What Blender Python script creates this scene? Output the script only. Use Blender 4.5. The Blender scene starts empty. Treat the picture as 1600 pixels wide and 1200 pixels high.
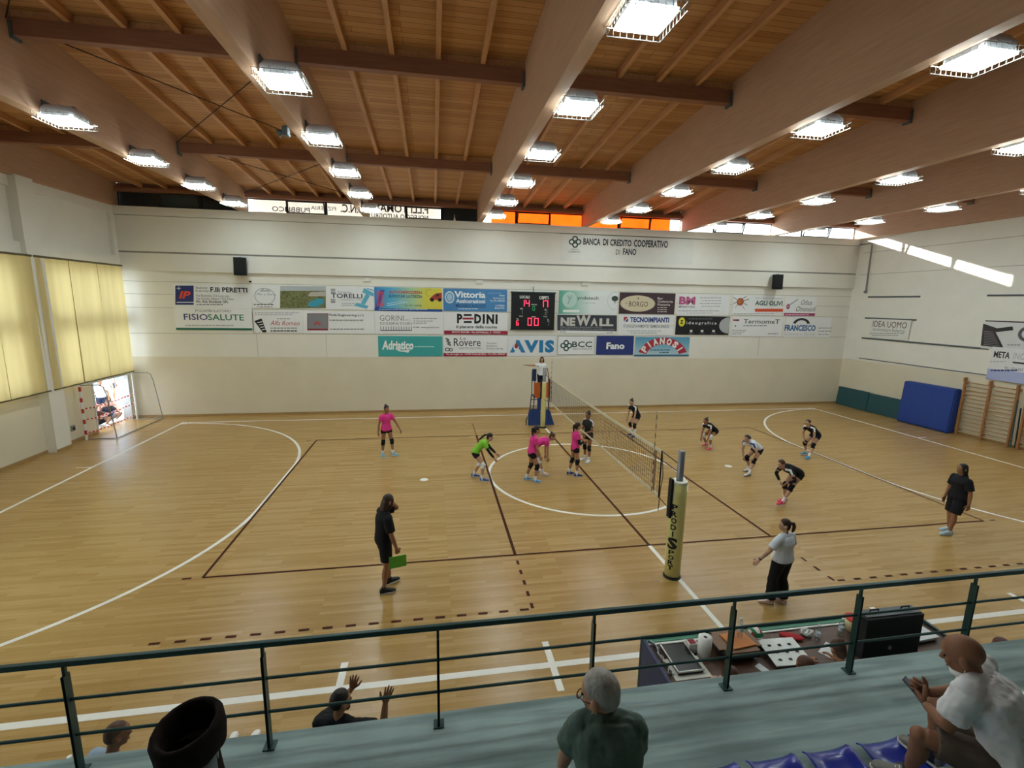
import bpy, bmesh, math, random
from mathutils import Vector, Matrix
R_ = math.radians
V = Vector
scene = bpy.context.scene
COL = scene.collection
random.seed(7)

# ------------------------------------------------------------------ camera
CAM = V((-4.6608, -13.4730, 5.2439))
FPX = 734.94
RT = V((0.98618, -0.16475, 0.01733)); UP = V((0.01155, 0.17274, 0.98490)); FW = V((0.16526, 0.97109, -0.17226))
cd = bpy.data.cameras.new('camera'); cam = bpy.data.objects.new('camera', cd); COL.objects.link(cam)
cd.sensor_width = 36; cd.lens = 36 * FPX / 1600; cd.clip_end = 300
m = Matrix((RT, UP, -FW)).transposed().to_4x4(); m.translation = CAM
cam.matrix_world = m
scene.camera = cam

# ------------------------------------------------------------------ light
scene.view_settings.view_transform = 'Standard'
scene.view_settings.look = 'None'
scene.view_settings.gamma = 1.0
scene.view_settings.use_curve_mapping = False
scene.view_settings.exposure = 0.2
w = bpy.data.worlds.new('sky'); scene.world = w; w.use_nodes = True
bgn = w.node_tree.nodes['Background']
bgn.inputs[0].default_value = (0.86, 0.93, 1.0, 1); bgn.inputs[1].default_value = 5.5
sl = bpy.data.lights.new('sun', 'SUN'); so = bpy.data.objects.new('sun', sl); COL.objects.link(so)
sl.energy = 16.0; sl.color = (1.0, 0.95, 0.86); sl.angle = R_(0.6)
so.rotation_euler = V((4.9, -7.3, -2.75)).to_track_quat('-Z', 'Y').to_euler()
so.location = (-40, 30, 20)
LAMP = 36.0

# ------------------------------------------------------------------ pixel -> point
def at(u, v, ax, val):
    d = RT * ((u - 800) / FPX) + UP * (-(v - 600) / FPX) + FW
    return CAM + d * ((val - CAM[ax]) / d[ax])

# ------------------------------------------------------------------ materials
def srgb(h):
    h = h.lstrip('#'); c = [int(h[i:i+2], 16) / 255 for i in (0, 2, 4)]
    return tuple((x / 12.92 if x <= .04045 else ((x + .055) / 1.055) ** 2.4) for x in c)
def mul(c, f): return tuple(min(1, x * f) for x in c)
_mats = {}
def mat(name, col='#ffffff', rough=.6, metal=0., spec=.4, var=.08, scale=6., stretch=None, bump=0., emit=None, emitcol=None, trans=None, coat=0):
    if name in _mats: return _mats[name]
    if isinstance(col, str): col = srgb(col)
    M = bpy.data.materials.new(name); M.use_nodes = True
    nt = M.node_tree; N = nt.nodes; L = nt.links; b = N['Principled BSDF']
    b.inputs['Roughness'].default_value = rough; b.inputs['Metallic'].default_value = metal
    b.inputs['Specular IOR Level'].default_value = spec
    b.inputs['Coat Weight'].default_value = coat
    tc = N.new('ShaderNodeTexCoord'); mp = N.new('ShaderNodeMapping'); nz = N.new('ShaderNodeTexNoise')
    if stretch: mp.inputs['Scale'].default_value = stretch
    nz.inputs['Scale'].default_value = scale; nz.inputs['Detail'].default_value = 4
    L.new(tc.outputs['Object'], mp.inputs[0]); L.new(mp.outputs[0], nz.inputs['Vector'])
    rp = N.new('ShaderNodeValToRGB')
    rp.color_ramp.elements[0].position = .3; rp.color_ramp.elements[1].position = .7
    rp.color_ramp.elements[0].color = (*mul(col, 1 - var), 1); rp.color_ramp.elements[1].color = (*mul(col, 1 + var), 1)
    L.new(nz.outputs['Fac'], rp.inputs[0]); L.new(rp.outputs[0], b.inputs['Base Color'])
    if bump:
        bp = N.new('ShaderNodeBump'); bp.inputs['Strength'].default_value = bump; bp.inputs['Distance'].default_value = .02
        L.new(nz.outputs['Fac'], bp.inputs['Height']); L.new(bp.outputs[0], b.inputs['Normal'])
    if emit:
        b.inputs['Emission Color'].default_value = (*(emitcol or col), 1); b.inputs['Emission Strength'].default_value = emit
    if trans is not None:
        out = N['Material Output']; tr = N.new('ShaderNodeBsdfTranslucent'); mx = N.new('ShaderNodeMixShader')
        L.new(rp.outputs[0], tr.inputs[0]); mx.inputs[0].default_value = trans
        L.new(b.outputs[0], mx.inputs[1]); L.new(tr.outputs[0], mx.inputs[2]); L.new(mx.outputs[0], out.inputs[0])
    _mats[name] = M
    return M

def glass_mat():
    M = bpy.data.materials.new('window glass'); M.use_nodes = True; nt = M.node_tree; N = nt.nodes; L = nt.links
    N.remove(N['Principled BSDF']); out = N['Material Output']
    t = N.new('ShaderNodeBsdfTransparent'); t.inputs[0].default_value = (.95, .97, .97, 1)
    g = N.new('ShaderNodeBsdfGlossy'); g.inputs['Roughness'].default_value = .03
    f = N.new('ShaderNodeFresnel'); f.inputs[0].default_value = 1.25; x = N.new('ShaderNodeMixShader')
    L.new(f.outputs[0], x.inputs[0]); L.new(t.outputs[0], x.inputs[1]); L.new(g.outputs[0], x.inputs[2]); L.new(x.outputs[0], out.inputs[0])
    return M
GLASS = glass_mat()

def clear_plastic():
    M = bpy.data.materials.new('clear plastic'); M.use_nodes = True; nt = M.node_tree; N = nt.nodes; L = nt.links
    N.remove(N['Principled BSDF']); out = N['Material Output']
    t = N.new('ShaderNodeBsdfTransparent'); t.inputs[0].default_value = (.82, .88, .9, 1)
    g = N.new('ShaderNodeBsdfGlossy'); g.inputs['Roughness'].default_value = .08
    f = N.new('ShaderNodeLayerWeight'); f.inputs[0].default_value = .35; x = N.new('ShaderNodeMixShader')
    L.new(f.outputs['Facing'], x.inputs[0]); L.new(t.outputs[0], x.inputs[1]); L.new(g.outputs[0], x.inputs[2]); L.new(x.outputs[0], out.inputs[0])
    return M
CLEAR = clear_plastic()

def plank_mat(name, cols, length, width, rough, axis, rot=0, grain=.25, gap=.004, spec=.5, gapdark=.55):
    """boards running along local x after rotation"""
    M = bpy.data.materials.new(name); M.use_nodes = True; nt = M.node_tree; N = nt.nodes; L = nt.links; b = N['Principled BSDF']
    tc = N.new('ShaderNodeTexCoord'); mp = N.new('ShaderNodeMapping'); mp.inputs['Rotation'].default_value = (0, 0, rot)
    L.new(tc.outputs['Object'], mp.inputs[0])
    br = N.new('ShaderNodeTexBrick'); br.offset = .37; br.offset_frequency = 3
    br.inputs['Scale'].default_value = 1; br.inputs['Mortar Size'].default_value = gap
    br.inputs['Brick Width'].default_value = length; br.inputs['Row Height'].default_value = width
    br.inputs['Color1'].default_value = (0, 0, 0, 1); br.inputs['Color2'].default_value = (1, 1, 1, 1); br.inputs['Mortar'].default_value = (.5, .5, .5, 1)
    L.new(mp.outputs[0], br.inputs['Vector'])
    m2 = N.new('ShaderNodeMapping'); m2.inputs['Scale'].default_value = (1.2, 16, 1); L.new(mp.outputs[0], m2.inputs[0])
    nz = N.new('ShaderNodeTexNoise'); nz.inputs['Scale'].default_value = 1.6; nz.inputs['Detail'].default_value = 5; L.new(m2.outputs[0], nz.inputs['Vector'])
    mx = N.new('ShaderNodeMix'); mx.data_type = 'FLOAT'; mx.inputs[0].default_value = grain
    sp = N.new('ShaderNodeSeparateColor'); L.new(br.outputs['Color'], sp.inputs[0])
    L.new(sp.outputs[0], mx.inputs[2]); L.new(nz.outputs['Fac'], mx.inputs[3])
    rp = N.new('ShaderNodeValToRGB'); e = rp.color_ramp.elements
    e[0].color = (*srgb(cols[0]), 1); e[1].color = (*srgb(cols[-1]), 1)
    for i, c in enumerate(cols[1:-1]):
        k = e.new((i + 1) / (len(cols) - 1)); k.color = (*srgb(c), 1)
    L.new(mx.outputs[0], rp.inputs[0])
    dk = N.new('ShaderNodeMix'); dk.data_type = 'RGBA'; dk.blend_type = 'MULTIPLY'; dk.inputs[7].default_value = (gapdark, gapdark * .9, gapdark * .8, 1)
    L.new(br.outputs['Fac'], dk.inputs[0]); L.new(rp.outputs[0], dk.inputs[6]); L.new(dk.outputs[2], b.inputs['Base Color'])
    b.inputs['Roughness'].default_value = rough; b.inputs['Specular IOR Level'].default_value = spec
    return M

# ------------------------------------------------------------------ mesh helpers
def box(bm, x0, x1, y0, y1, z0, z1, mi=0, bev=0):
    vs = [bm.verts.new((x, y, z)) for z in (z0, z1) for y in (y0, y1) for x in (x0, x1)]
    F = [(0, 2, 3, 1), (4, 5, 7, 6), (0, 1, 5, 4), (2, 6, 7, 3), (0, 4, 6, 2), (1, 3, 7, 5)]
    fs = []
    for f in F:
        q = bm.faces.new([vs[i] for i in f]); q.material_index = mi; fs.append(q)
    if bev:
        es = list({e for f in fs for e in f.edges})
        bmesh.ops.bevel(bm, geom=es, offset=bev, segments=2, affect='EDGES', profile=.5)
    return vs
def obox(bm, o, ax, ay, az, mi=0):
    """box from corner o with edge vectors"""
    vs = [bm.verts.new(o + ax * i + ay * j + az * k) for k in (0, 1) for j in (0, 1) for i in (0, 1)]
    for f in [(0, 2, 3, 1), (4, 5, 7, 6), (0, 1, 5, 4), (2, 6, 7, 3), (0, 4, 6, 2), (1, 3, 7, 5)]:
        bm.faces.new([vs[i] for i in f]).material_index = mi
    return vs
def quad(bm, pts, mi=0):
    f = bm.faces.new([bm.verts.new(p) for p in pts]); f.material_index = mi; return f
def prism(bm, poly, a, b, mi=0):
    """poly: list of points (3D) extruded by vector b-a"""
    A = [bm.verts.new(V(p) + V(a)) for p in poly]; B = [bm.verts.new(V(p) + V(b)) for p in poly]
    n = len(poly)
    for i in range(n):
        bm.faces.new((A[i], A[(i+1) % n], B[(i+1) % n], B[i])).material_index = mi
    bm.faces.new(A[::-1]).material_index = mi; bm.faces.new(B).material_index = mi
def loft(bm, rings, n=16, mi=0, cap=True, power=2.0):
    """rings: (centre, U, W, ru, rw)"""
    R = []
    for c, U, W, ru, rw in rings:
        row = []
        for k in range(n):
            a = 2 * math.pi * k / n; ca, sa = math.cos(a), math.sin(a)
            e = 2 / power
            x = math.copysign(abs(ca) ** e, ca) * ru; y = math.copysign(abs(sa) ** e, sa) * rw
            row.append(bm.verts.new(V(c) + U * x + W * y))
        R.append(row)
    for i in range(len(R) - 1):
        for k in range(n):
            bm.faces.new((R[i][k], R[i][(k+1) % n], R[i+1][(k+1) % n], R[i+1][k])).material_index = mi
    if cap:
        bm.faces.new(R[0][::-1]).material_index = mi; bm.faces.new(R[-1]).material_index = mi
    return R
def perp(d):
    d = d.normalized(); h = V((0, 0, 1)) if abs(d.z) < .9 else V((1, 0, 0))
    u = d.cross(h).normalized(); return u, d.cross(u).normalized()
def tube(bm, pts, rad, n=10, mi=0, closed=False):
    pts = [V(p) for p in pts]; m_ = len(pts)
    if not isinstance(rad, (list, tuple)): rad = [rad] * m_
    T = []
    for i in range(m_):
        if closed: t = pts[(i+1) % m_] - pts[i-1]
        else: t = pts[min(i+1, m_-1)] - pts[max(i-1, 0)]
        T.append(t.normalized())
    u, w_ = perp(T[0]); rings = []
    for i in range(m_):
        u = (u - T[i] * u.dot(T[i])).normalized(); w_ = T[i].cross(u)
        rings.append((pts[i], u, w_, rad[i], rad[i]))
    if closed:
        R = loft(bm, rings, n, mi, cap=False)
        for k in range(n): bm.faces.new((R[-1][k], R[-1][(k+1) % n], R[0][(k+1) % n], R[0][k])).material_index = mi
    else: loft(bm, rings, n, mi)
def ell(bm, c, r, X=V((1, 0, 0)), Y=V((0, 1, 0)), Z=V((0, 0, 1)), nu=14, nv=9, mi=0):
    c = V(c); rows = []
    top = bm.verts.new(c + Z * r[2]); bot = bm.verts.new(c - Z * r[2])
    for j in range(1, nv):
        th = math.pi * j / nv
        rows.append([bm.verts.new(c + X * (r[0] * math.sin(th) * math.cos(2*math.pi*k/nu)) + Y * (r[1] * math.sin(th) * math.sin(2*math.pi*k/nu)) + Z * (r[2] * math.cos(th))) for k in range(nu)])
    for k in range(nu):
        bm.faces.new((top, rows[0][k], rows[0][(k+1) % nu])).material_index = mi
        bm.faces.new((bot, rows[-1][(k+1) % nu], rows[-1][k])).material_index = mi
        for j in range(len(rows) - 1):
            bm.faces.new((rows[j][k], rows[j+1][k], rows[j+1][(k+1) % nu], rows[j][(k+1) % nu])).material_index = mi
def lathe(bm, prof, c=(0, 0, 0), n=20, mi=0):
    c = V(c); rings = [(c + V((0, 0, z)), V((1, 0, 0)), V((0, 1, 0)), max(r, 1e-4), max(r, 1e-4)) for r, z in prof]
    loft(bm, rings, n, mi)

REMESH = []
_tex = {}
def obj(name, bm, mats, parent=None, smooth=False, vox=None, it=4, disp=None):
    bmesh.ops.recalc_face_normals(bm, faces=bm.faces[:])
    me = bpy.data.meshes.new(name); bm.to_mesh(me); bm.free()
    if not isinstance(mats, (list, tuple)): mats = [mats]
    for k in mats: me.materials.append(k)
    if smooth: me.polygons.foreach_set('use_smooth', [True] * len(me.polygons))
    o = bpy.data.objects.new(name, me); COL.objects.link(o)
    if parent: o.parent = parent
    if vox:
        r = o.modifiers.new('r', 'REMESH'); r.mode = 'VOXEL'; r.voxel_size = vox; r.use_smooth_shade = True
        s = o.modifiers.new('s', 'SMOOTH'); s.factor = .5; s.iterations = it
        if disp:
            if disp[1] not in _tex:
                tx = bpy.data.textures.new('folds', 'CLOUDS'); tx.noise_scale = disp[1]; tx.noise_depth = 2; _tex[disp[1]] = tx
            d = o.modifiers.new('d', 'DISPLACE'); d.texture = _tex[disp[1]]; d.strength = disp[0]; d.texture_coords = 'LOCAL'; d.mid_level = .45
        REMESH.append(o)
    return o
def flush_remesh():
    dg = bpy.context.evaluated_depsgraph_get()
    new = [(o, bpy.data.meshes.new_from_object(o.evaluated_get(dg))) for o in REMESH]
    for o, me in new:
        o.modifiers.clear(); old = o.data; o.data = me
        if not me.materials:
            for k in old.materials: me.materials.append(k)
        me.polygons.foreach_set('use_smooth', [True] * len(me.polygons))
        me.name = o.name
    REMESH.clear()
def tag(o, label, cat, group=None, kind=None):
    o['label'] = label; o['category'] = cat
    if group: o['group'] = group
    if kind: o['kind'] = kind
    return o
def thing(name, label, cat, loc=(0, 0, 0), rz=0, group=None):
    o = bpy.data.objects.new(name, None); COL.objects.link(o); o.location = loc; o.rotation_euler = (0, 0, rz)
    o.empty_display_size = .1
    return tag(o, label, cat, group)
def struct(name, bm, mats, parent=None, smooth=False):
    o = obj(name, bm, mats, parent, smooth)
    if not parent: o['kind'] = 'structure'
    return o
def NB(): return bmesh.new()
def dup(root, loc, label=None):
    r = root.copy(); COL.objects.link(r); r.location = loc
    if label: r['label'] = label
    for ch in list(root.children):
        c = ch.copy(); COL.objects.link(c); c.parent = r
    return r

# text as a flat mesh standing on a plane: O origin (lower left), X and Z axes, box w x h
def textmesh(name, s, O, X, Z, w_, h_, m_, parent, bold=0, shear=0, thick=.004, space=1., keep=False):
    cu = bpy.data.curves.new('txt', 'FONT'); cu.body = s; cu.offset = bold; cu.shear = shear; cu.resolution_u = 2
    cu.space_character = space; cu.align_x = 'LEFT'
    to = bpy.data.objects.new('txt', cu); me = bpy.data.meshes.new_from_object(to)
    bpy.data.objects.remove(to); bpy.data.curves.remove(cu)
    if not me.vertices: return None
    xs = [v.co.x for v in me.vertices]; ys = [v.co.y for v in me.vertices]
    x0, x1, y0, y1 = min(xs), max(xs), min(ys), max(ys)
    sx = w_ / max(x1 - x0, 1e-6); sy = h_ / max(y1 - y0, 1e-6)
    if keep: sx = min(sx, sy)
    N_ = X.cross(Z)          # points away from the wall
    for v in me.vertices:
        x, y = v.co.x, v.co.y
        v.co = O + X * ((x - x0) * sx) + Z * ((y - y0) * sy) + N_ * thick
    me.name = name; me.materials.clear(); me.materials.append(m_)
    o = bpy.data.objects.new(name, me); COL.objects.link(o); o.parent = parent
    return o
# ================================================================== room shell
XL, XR, YF, YB = -17.4, 17.5, 8.85, -18.0
SILL = 8.77
TOP = 9.36
def zj(y): return 10.10 - 0.065 * y          # underside of the joists
def zd(y): return zj(y) + .17                # underside of the boarding
M_white = mat('white wall paint', '#e6e4dc', .75, var=.025, scale=1.2, bump=.05)
M_cream = mat('cream wall paint', '#dbd3be', .7, var=.03, scale=1.0)
M_seam = mat('wall seam grey', '#a4a29a', .8, var=.1)
M_dark = mat('dark frame metal', '#26282b', .5, .3)
M_conc = mat('wall concrete grey', '#8c8b84', .8)
M_skirt = mat('wooden skirting', '#a98a5c', .5, var=.12, stretch=(.3, 6, 6))
M_par = plank_mat('oak parquet', ['#977340', '#a9854c', '#b5925a', '#be9d67'], 1.1, .075, .27, 'x', grain=.5, gap=.0015, gapdark=.8)
M_lw = mat('white court line', '#eeeae0', .35, var=.02)
M_lb = mat('brown court line', '#46200c', .6, var=.08, spec=.12)

# ---- floor with its court markings
bm = NB()
quad(bm, [(XL - .4, YB, 0), (XR + .2, YB, 0), (XR + .2, YF + .3, 0), (XL - .4, YF + .3, 0)], 0)
def line(x0, y0, x1, y1, wd, mi, z):
    a, b_ = V((x0, y0, z)), V((x1, y1, z)); d = (b_ - a).normalized(); n_ = V((-d.y, d.x, 0)) * wd / 2
    quad(bm, [a - n_, b_ - n_, b_ + n_, a + n_], mi)
def arc(cx, cy, r, a0, a1, wd, mi, z, n=64):
    for i in range(n):
        t0, t1 = R_(a0 + (a1 - a0) * i / n), R_(a0 + (a1 - a0) * (i + 1) / n)
        p = [(cx + (r + s * wd / 2) * math.cos(t), cy + (r + s * wd / 2) * math.sin(t), z) for s, t in ((-1, t0), (1, t0), (1, t1), (-1, t1))]
        quad(bm, p, mi)
W1, zw, zb = .09, .002, .0035
YS, YN = 7.72, -7.57
for x in (-15.04, 15.04): line(x, YN, x, YS, W1, 1, zw)
line(-15.08, YN, 15.08, YN, .11, 1, zw + .0004); line(-15.08, YS, 15.08, YS, W1, 1, zw + .0004)
line(0, YN, 0, -4.5, W1, 1, zw + .0002); line(0, 4.5, 0, YS, W1, 1, zw + .0002)
arc(0, 0, 3, 0, 360, W1, 1, zw + .0003, 96)
for s in (-1, 1):
    c = s * 15.04
    for q_ in (-1, 1):
        a0 = (0 if q_ > 0 else -90) if s < 0 else (90 if q_ > 0 else 180)
        arc(c, q_ * 1.5 + .08, 6, a0, a0 + 90, W1, 1, zw + .0006)
    line(c - s * 6, -1.42, c - s * 6, 1.58, W1, 1, zw + .0006)
    for q_ in (-1, 1):
        y = q_ * 1.5 + .08
        line(c, y + q_ * .7, c + s * .45, y + q_ * .7, .05, 1, zw + .0008)
    arc(s * 4.96, 0.02, .06, 0, 360, .12, 1, zw, 20)
    for y in (YN, YS):
        a0 = {(-1, YN): 0, (-1, YS): -90, (1, YN): 90, (1, YS): 180}[(s, y)]
        arc(c, y, .3, a0, a0 + 90, .06, 1, zw + .0009, 10)
for x in (-2.98, 2.98): line(x, YN - .48, x, YN + .48, .1, 1, zw + .001)
for x in (-5.98, 5.98): line(x, YN, x, YN + .48, .1, 1, zw + .001)
WB = .055
for y in (-4.5, 4.5): line(-9, y, 9, y, WB, 2, zb)
for x in (-9, 9): line(x, -4.5, x, 4.5, WB, 2, zb + .0002)
for x in (-3, 3):
    line(x, -4.5, x, 4.5, WB + .01, 2, zb + .0004)
    for s in (-1, 1):
        for k in range(5): line(x, s * (4.72 + k * .35), x, s * (4.87 + k * .35), WB, 2, zb + .0006)
line(0, -4.5, 0, 4.5, WB + .01, 2, zb + .0005)
for s in (-1, 1):
    for k in range(17):
        x = s * (3.07 + k * .36); line(x, -6.28, x + s * .16, -6.28, WB, 2, zb + .0007)
    for y in (-4.5, 4.5): line(s * 9.2, y, s * 9.36, y, WB, 2, zb + .0007)
for f in bm.faces: f.normal_update()
struct('floor', bm, [M_par, M_lw, M_lb])

# ---- far wall
bm = NB()
zy = lambda x: 2.57 - (x / 17.5) * .10
# cream dado as its own face band
for x0, x1 in ((XL, XR),):
    quad(bm, [(x0, YF, 0), (x1, YF, 0), (x1, YF, zy(x1)), (x0, YF, zy(x0))], 1)
    quad(bm, [(x0, YF, zy(x0)), (x1, YF, zy(x1)), (x1, YF, 6.25), (x0, YF, 6.25)], 0)
box(bm, XL, XR, YF - .12, YF + .3, 6.25, 6.96, 0)
box(bm, XL, XR, YF - .10, YF + .3, 6.96, 7.03, 3)
box(bm, XL, XR, YF - .12, YF + .3, 7.03, 8.42, 0)
box(bm, XL, XR, YF - .20, YF + .3, 8.45, SILL, 0)
box(bm, XL, XR, YF - .13, YF + .3, 8.42, 8.45, 2)
box(bm, XL, XR, YF + .002, YF + .3, 0, 6.25, 0)
for z in (3.66, 4.74, 5.3, 5.82):
    box(bm, XL, XR, YF - .004, YF, z - .008, z + .008, 2)
for x in (-12.3, -9.4, -2.4, 8.2, 12.3):
    box(bm, x - .007, x + .007, YF - .004, YF, 2.66, 3.66, 2)
struct('wall_far', bm, [M_white, M_cream, M_seam, M_conc])
bm = NB(); box(bm, XL, XR, YF - .025, YF, 0, .10)
struct('baseboard_far', bm, M_skirt)

# ---- right wall
bm = NB()
quad(bm, [(XR, YB, 0), (XR, YF, 0), (XR, YF, 2.5), (XR, YB, 2.85)], 1)
quad(bm, [(XR, YB, 2.85), (XR, YF, 2.5), (XR, YF, 10.2), (XR, YB, 11.9)], 0)
box(bm, XR + .001, XR + .3, YB, YF + .3, 0, 9.5, 0)
for z in (6.95, 8.05):
    box(bm, XR - .004, XR, -9, YF - .4, z - .01, z + .01, 2)
struct('wall_right', bm, [M_white, M_cream, M_seam])
bm = NB(); box(bm, XR - .025, XR, YB, YF, 0, .10)
struct('baseboard_right', bm, M_skirt)

# ---- left wall with window openings behind the blinds and a doorway
DY0, DY1, DZ = 6.42, 8.58, 2.0
bm = NB()
ops = [(-11.0, -6.2), (-5.6, -1.2), (-.6, 3.4), (4.65, 8.82)]
def lw(y0, y1, z0, z1, mi=0): box(bm, XL - .3, XL, y0, y1, z0, z1, mi)
lw(YB, DY0, 0, 2.2, 1); lw(DY1, YF + .3, 0, 2.2, 1); lw(DY0, DY1, DZ, 2.2, 1)
lw(YB, YF + .3, 6.2, 9.2, 0)
edges = [YB] + [e for a in ops for e in a] + [YF + .3]
for i in range(0, len(edges), 2): lw(edges[i], edges[i + 1], 2.2, 6.2, 0)
box(bm, XL - .001, XL + .16, YB, YF, 6.42, 6.82, 0)                # projecting beam over the blinds
box(bm, XL - .001, XL + .10, YB, YF - .02, 8.45, 8.80, 0)
for y in (-6.0, -1.0, 3.95): 
    box(bm, XL - .001, XL + .30, y, y + .65, 0, 8.8, 0)
box(bm, XL - .001, XL + .14, YF - .35, YF, 6.42, 8.8, 0)
struct('wall_left', bm, [M_white, M_cream])
bm = NB()
box(bm, XL, XL + .025, YB, 3.95, 0, .1); box(bm, XL, XL + .025, 4.6, DY0, 0, .1); box(bm, XL, XL + .025, DY1, YF, 0, .1)
box(bm, XL + .3, XL + .325, 3.95, 4.6, 0, .1)
struct('baseboard_left', bm, M_skirt)
n_w = 1
for (y0, y1) in ops:
    bm = NB()
    for z in (2.2, 4.12, 6.14): box(bm, XL - .22, XL - .1, y0, y1, z, z + (.06 if z != 4.12 else .34))
    for k in range(4):
        y = y0 + (y1 - y0 - .06) * k / 3; box(bm, XL - .22, XL - .1, y, y + .06, 2.2, 6.2)
    wo = struct('window_%d' % n_w, bm, M_dark); n_w += 1
    bm = NB(); box(bm, XL - .165, XL - .155, y0 + .05, y1 - .05, 2.25, 6.15); obj('pane', bm, GLASS, wo)
# door frame and open leaf
M_alu = mat('white door aluminium', '#c9ced2', .4, .3)
bm = NB()
box(bm, XL - .3, XL + .02, DY0 - .03, DY0 + .05, 0, DZ); box(bm, XL - .3, XL + .02, DY1 - .05, DY1 + .03, 0, DZ)
box(bm, XL - .3, XL + .02, DY0, DY1, DZ - .05, DZ + .03)
d1 = struct('door_1', bm, M_alu)
bm = NB(); box(bm, XL - 1.25, XL - .32, DY0 + .0, DY0 + .05, .02, DZ - .06); obj('door_leaf', bm, M_dark, d1)

# back wall behind the stands
M_back = mat('back wall paint', '#8d887c', .8)
bm = NB(); box(bm, XL - .3, XR + .3, YB - .3, YB, 0, 12); struct('wall_back', bm, M_back)

# ================================================================== roof
M_deck = plank_mat('pine roof boarding', ['#a5754c', '#bd8b5c', '#c99968', '#d1a272'], 2.6, .16, .6, 'x', grain=.45, gap=.007, spec=.2, gapdark=.5)
def wood(name, c, stretch, var=.12):
    return mat(name, c, .6, var=var, scale=2.2, stretch=stretch, spec=.25)
M_glulam = wood('glulam spruce', '#c29f86', (9, .7, 9), .07)
M_purlin = wood('purlin spruce', '#986c56', (.7, 9, 9))
M_joist = wood('joist spruce', '#cf9f74', (9, .7, 9))
M_iron = mat('galvanised iron', '#6d7a82', .5, .6)
def slab(bm, x0, x1, y0, y1, zf, th, mi=0):
    vs = [(x0, y0, zf(y0)), (x1, y0, zf(y0)), (x1, y1, zf(y1)), (x0, y1, zf(y1))]
    A = [bm.verts.new(p) for p in vs]; B = [bm.verts.new((p[0], p[1], p[2] + th)) for p in vs]
    for i in range(4): bm.faces.new((A[i], A[(i+1) % 4], B[(i+1) % 4], B[i])).material_index = mi
    bm.faces.new(A[::-1]).material_index = mi; bm.faces.new(B).material_index = mi
bm = NB(); slab(bm, XL - .4, XR + .4, YB - .3, YF + .55, zd, .12); struct('ceiling', bm, M_deck)

BX = [-17.28, -12.42, -7.46, -2.48, 2.50, 7.52, 12.50, 17.39]
names = ['first', 'second', 'third', 'fourth', 'fifth', 'sixth', 'seventh', 'eighth']
for i, x in enumerate(BX):
    hw = .12 if 0 < i < 7 else .11
    bm = NB()
    y0, y1 = YB, YF + .1
    P = [(x - hw, y0, SILL), (x - hw, y1, SILL), (x - hw, y1, zd(y1)), (x - hw, y0, zd(y0))]
    prism(bm, P, (0, 0, 0), (2 * hw, 0, 0))
    o = obj('roof_beam', bm, M_glulam)
    lab = {0: 'brown glued timber beam along the top of the left wall', 7: 'brown glued timber beam along the top of the right wall'}.get(i, 'big brown glued timber roof beam, %s of the eight from the left' % names[i])
    tag(o, lab, 'beam', 'glued timber roof beams')
PY = [3.5, -2.3, -8.1]
pn = ['nearest the far windows', 'second from the far windows', 'third from the far windows']
for i in range(7):
    x0, x1 = BX[i] + .121, BX[i + 1] - .121
    bay = 'in the %s roof bay from the left' % names[i]
    jx = [x0 + (x1 - x0) * k / 5 + .02 for k in range(1, 5)]
    for k, y in enumerate(PY):
        bm = NB(); slab(bm, x0, x1, y - .08, y + .08, lambda q: zj(q) - .30, .298)
        t = obj('purlin', bm, M_purlin); tag(t, 'dark timber purlin ' + bay + ', ' + pn[k], 'purlin', 'cross purlins')
        zt = zj(y)
        for xe, s in ((x0, 1), (x1, -1)):
            b2 = NB(); box(b2, min(xe, xe + s * .05), max(xe, xe + s * .05), y - .11, y + .11, zt - .36, zt - .05); obj('hanger', b2, M_iron, t)
        bm = NB()
        ed = [x0] + [e for q in jx for e in (q - .052, q + .052)] + [x1]
        for a in range(0, len(ed), 2): box(bm, ed[a], ed[a + 1], y - .02, y + .02, zt + .002, zt + .16)
        obj('blocking_board', bm, M_joist, t)
    bm = NB(); box(bm, x0, x1, YF - .12, YF + .04, TOP - .01, zj(YF) - .02)
    tag(obj('wall_beam', bm, M_purlin), 'dark timber wall beam over the far windows ' + bay, 'beam', 'wall beams over the clerestory')
    bm = NB(); box(bm, x0, x1, YF + .05, YF + .3, TOP - .01, zd(YF) - .03); struct('trim_%d' % (i + 1), bm, M_purlin)
    for k, x in enumerate(jx):
        bm = NB(); slab(bm, x - .05, x + .05, YB + .01, YF - .0, zj, .165)
        tag(obj('joist', bm, M_joist), 'thin pine joist ' + bay + ', %s of its four' % names[k], 'joist', 'roof joists under the boarding')
# thin cross bracing between the second and third beams
M_rod = mat('bracing steel', '#3a2c24', .6, .4)
for i, (ya, yb) in enumerate(((-2.15, 3.36), (3.64, 8.6), (-7.9, -2.45))):
    t = thing('cross_bracing', 'pair of thin dark rods crossing in the second roof bay, ' + ('in the middle', 'near the windows', 'nearest the stands')[i], 'bracing', (BX[1] + 2.5, (ya + yb) / 2, 9.5), 0, 'cross bracing rods')
    L = V(t.location)
    for s in (0, 1):
        xa, xb = (BX[1] + .14, BX[2] - .14) if s == 0 else (BX[2] - .14, BX[1] + .14)
        bm = NB(); tube(bm, [V((xa, ya, zj(ya) - .03 - .03 * s)) - L, V((xb, yb, zj(yb) - .03 - .03 * s)) - L], .012, 6); obj('rod', bm, M_rod, t)

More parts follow.
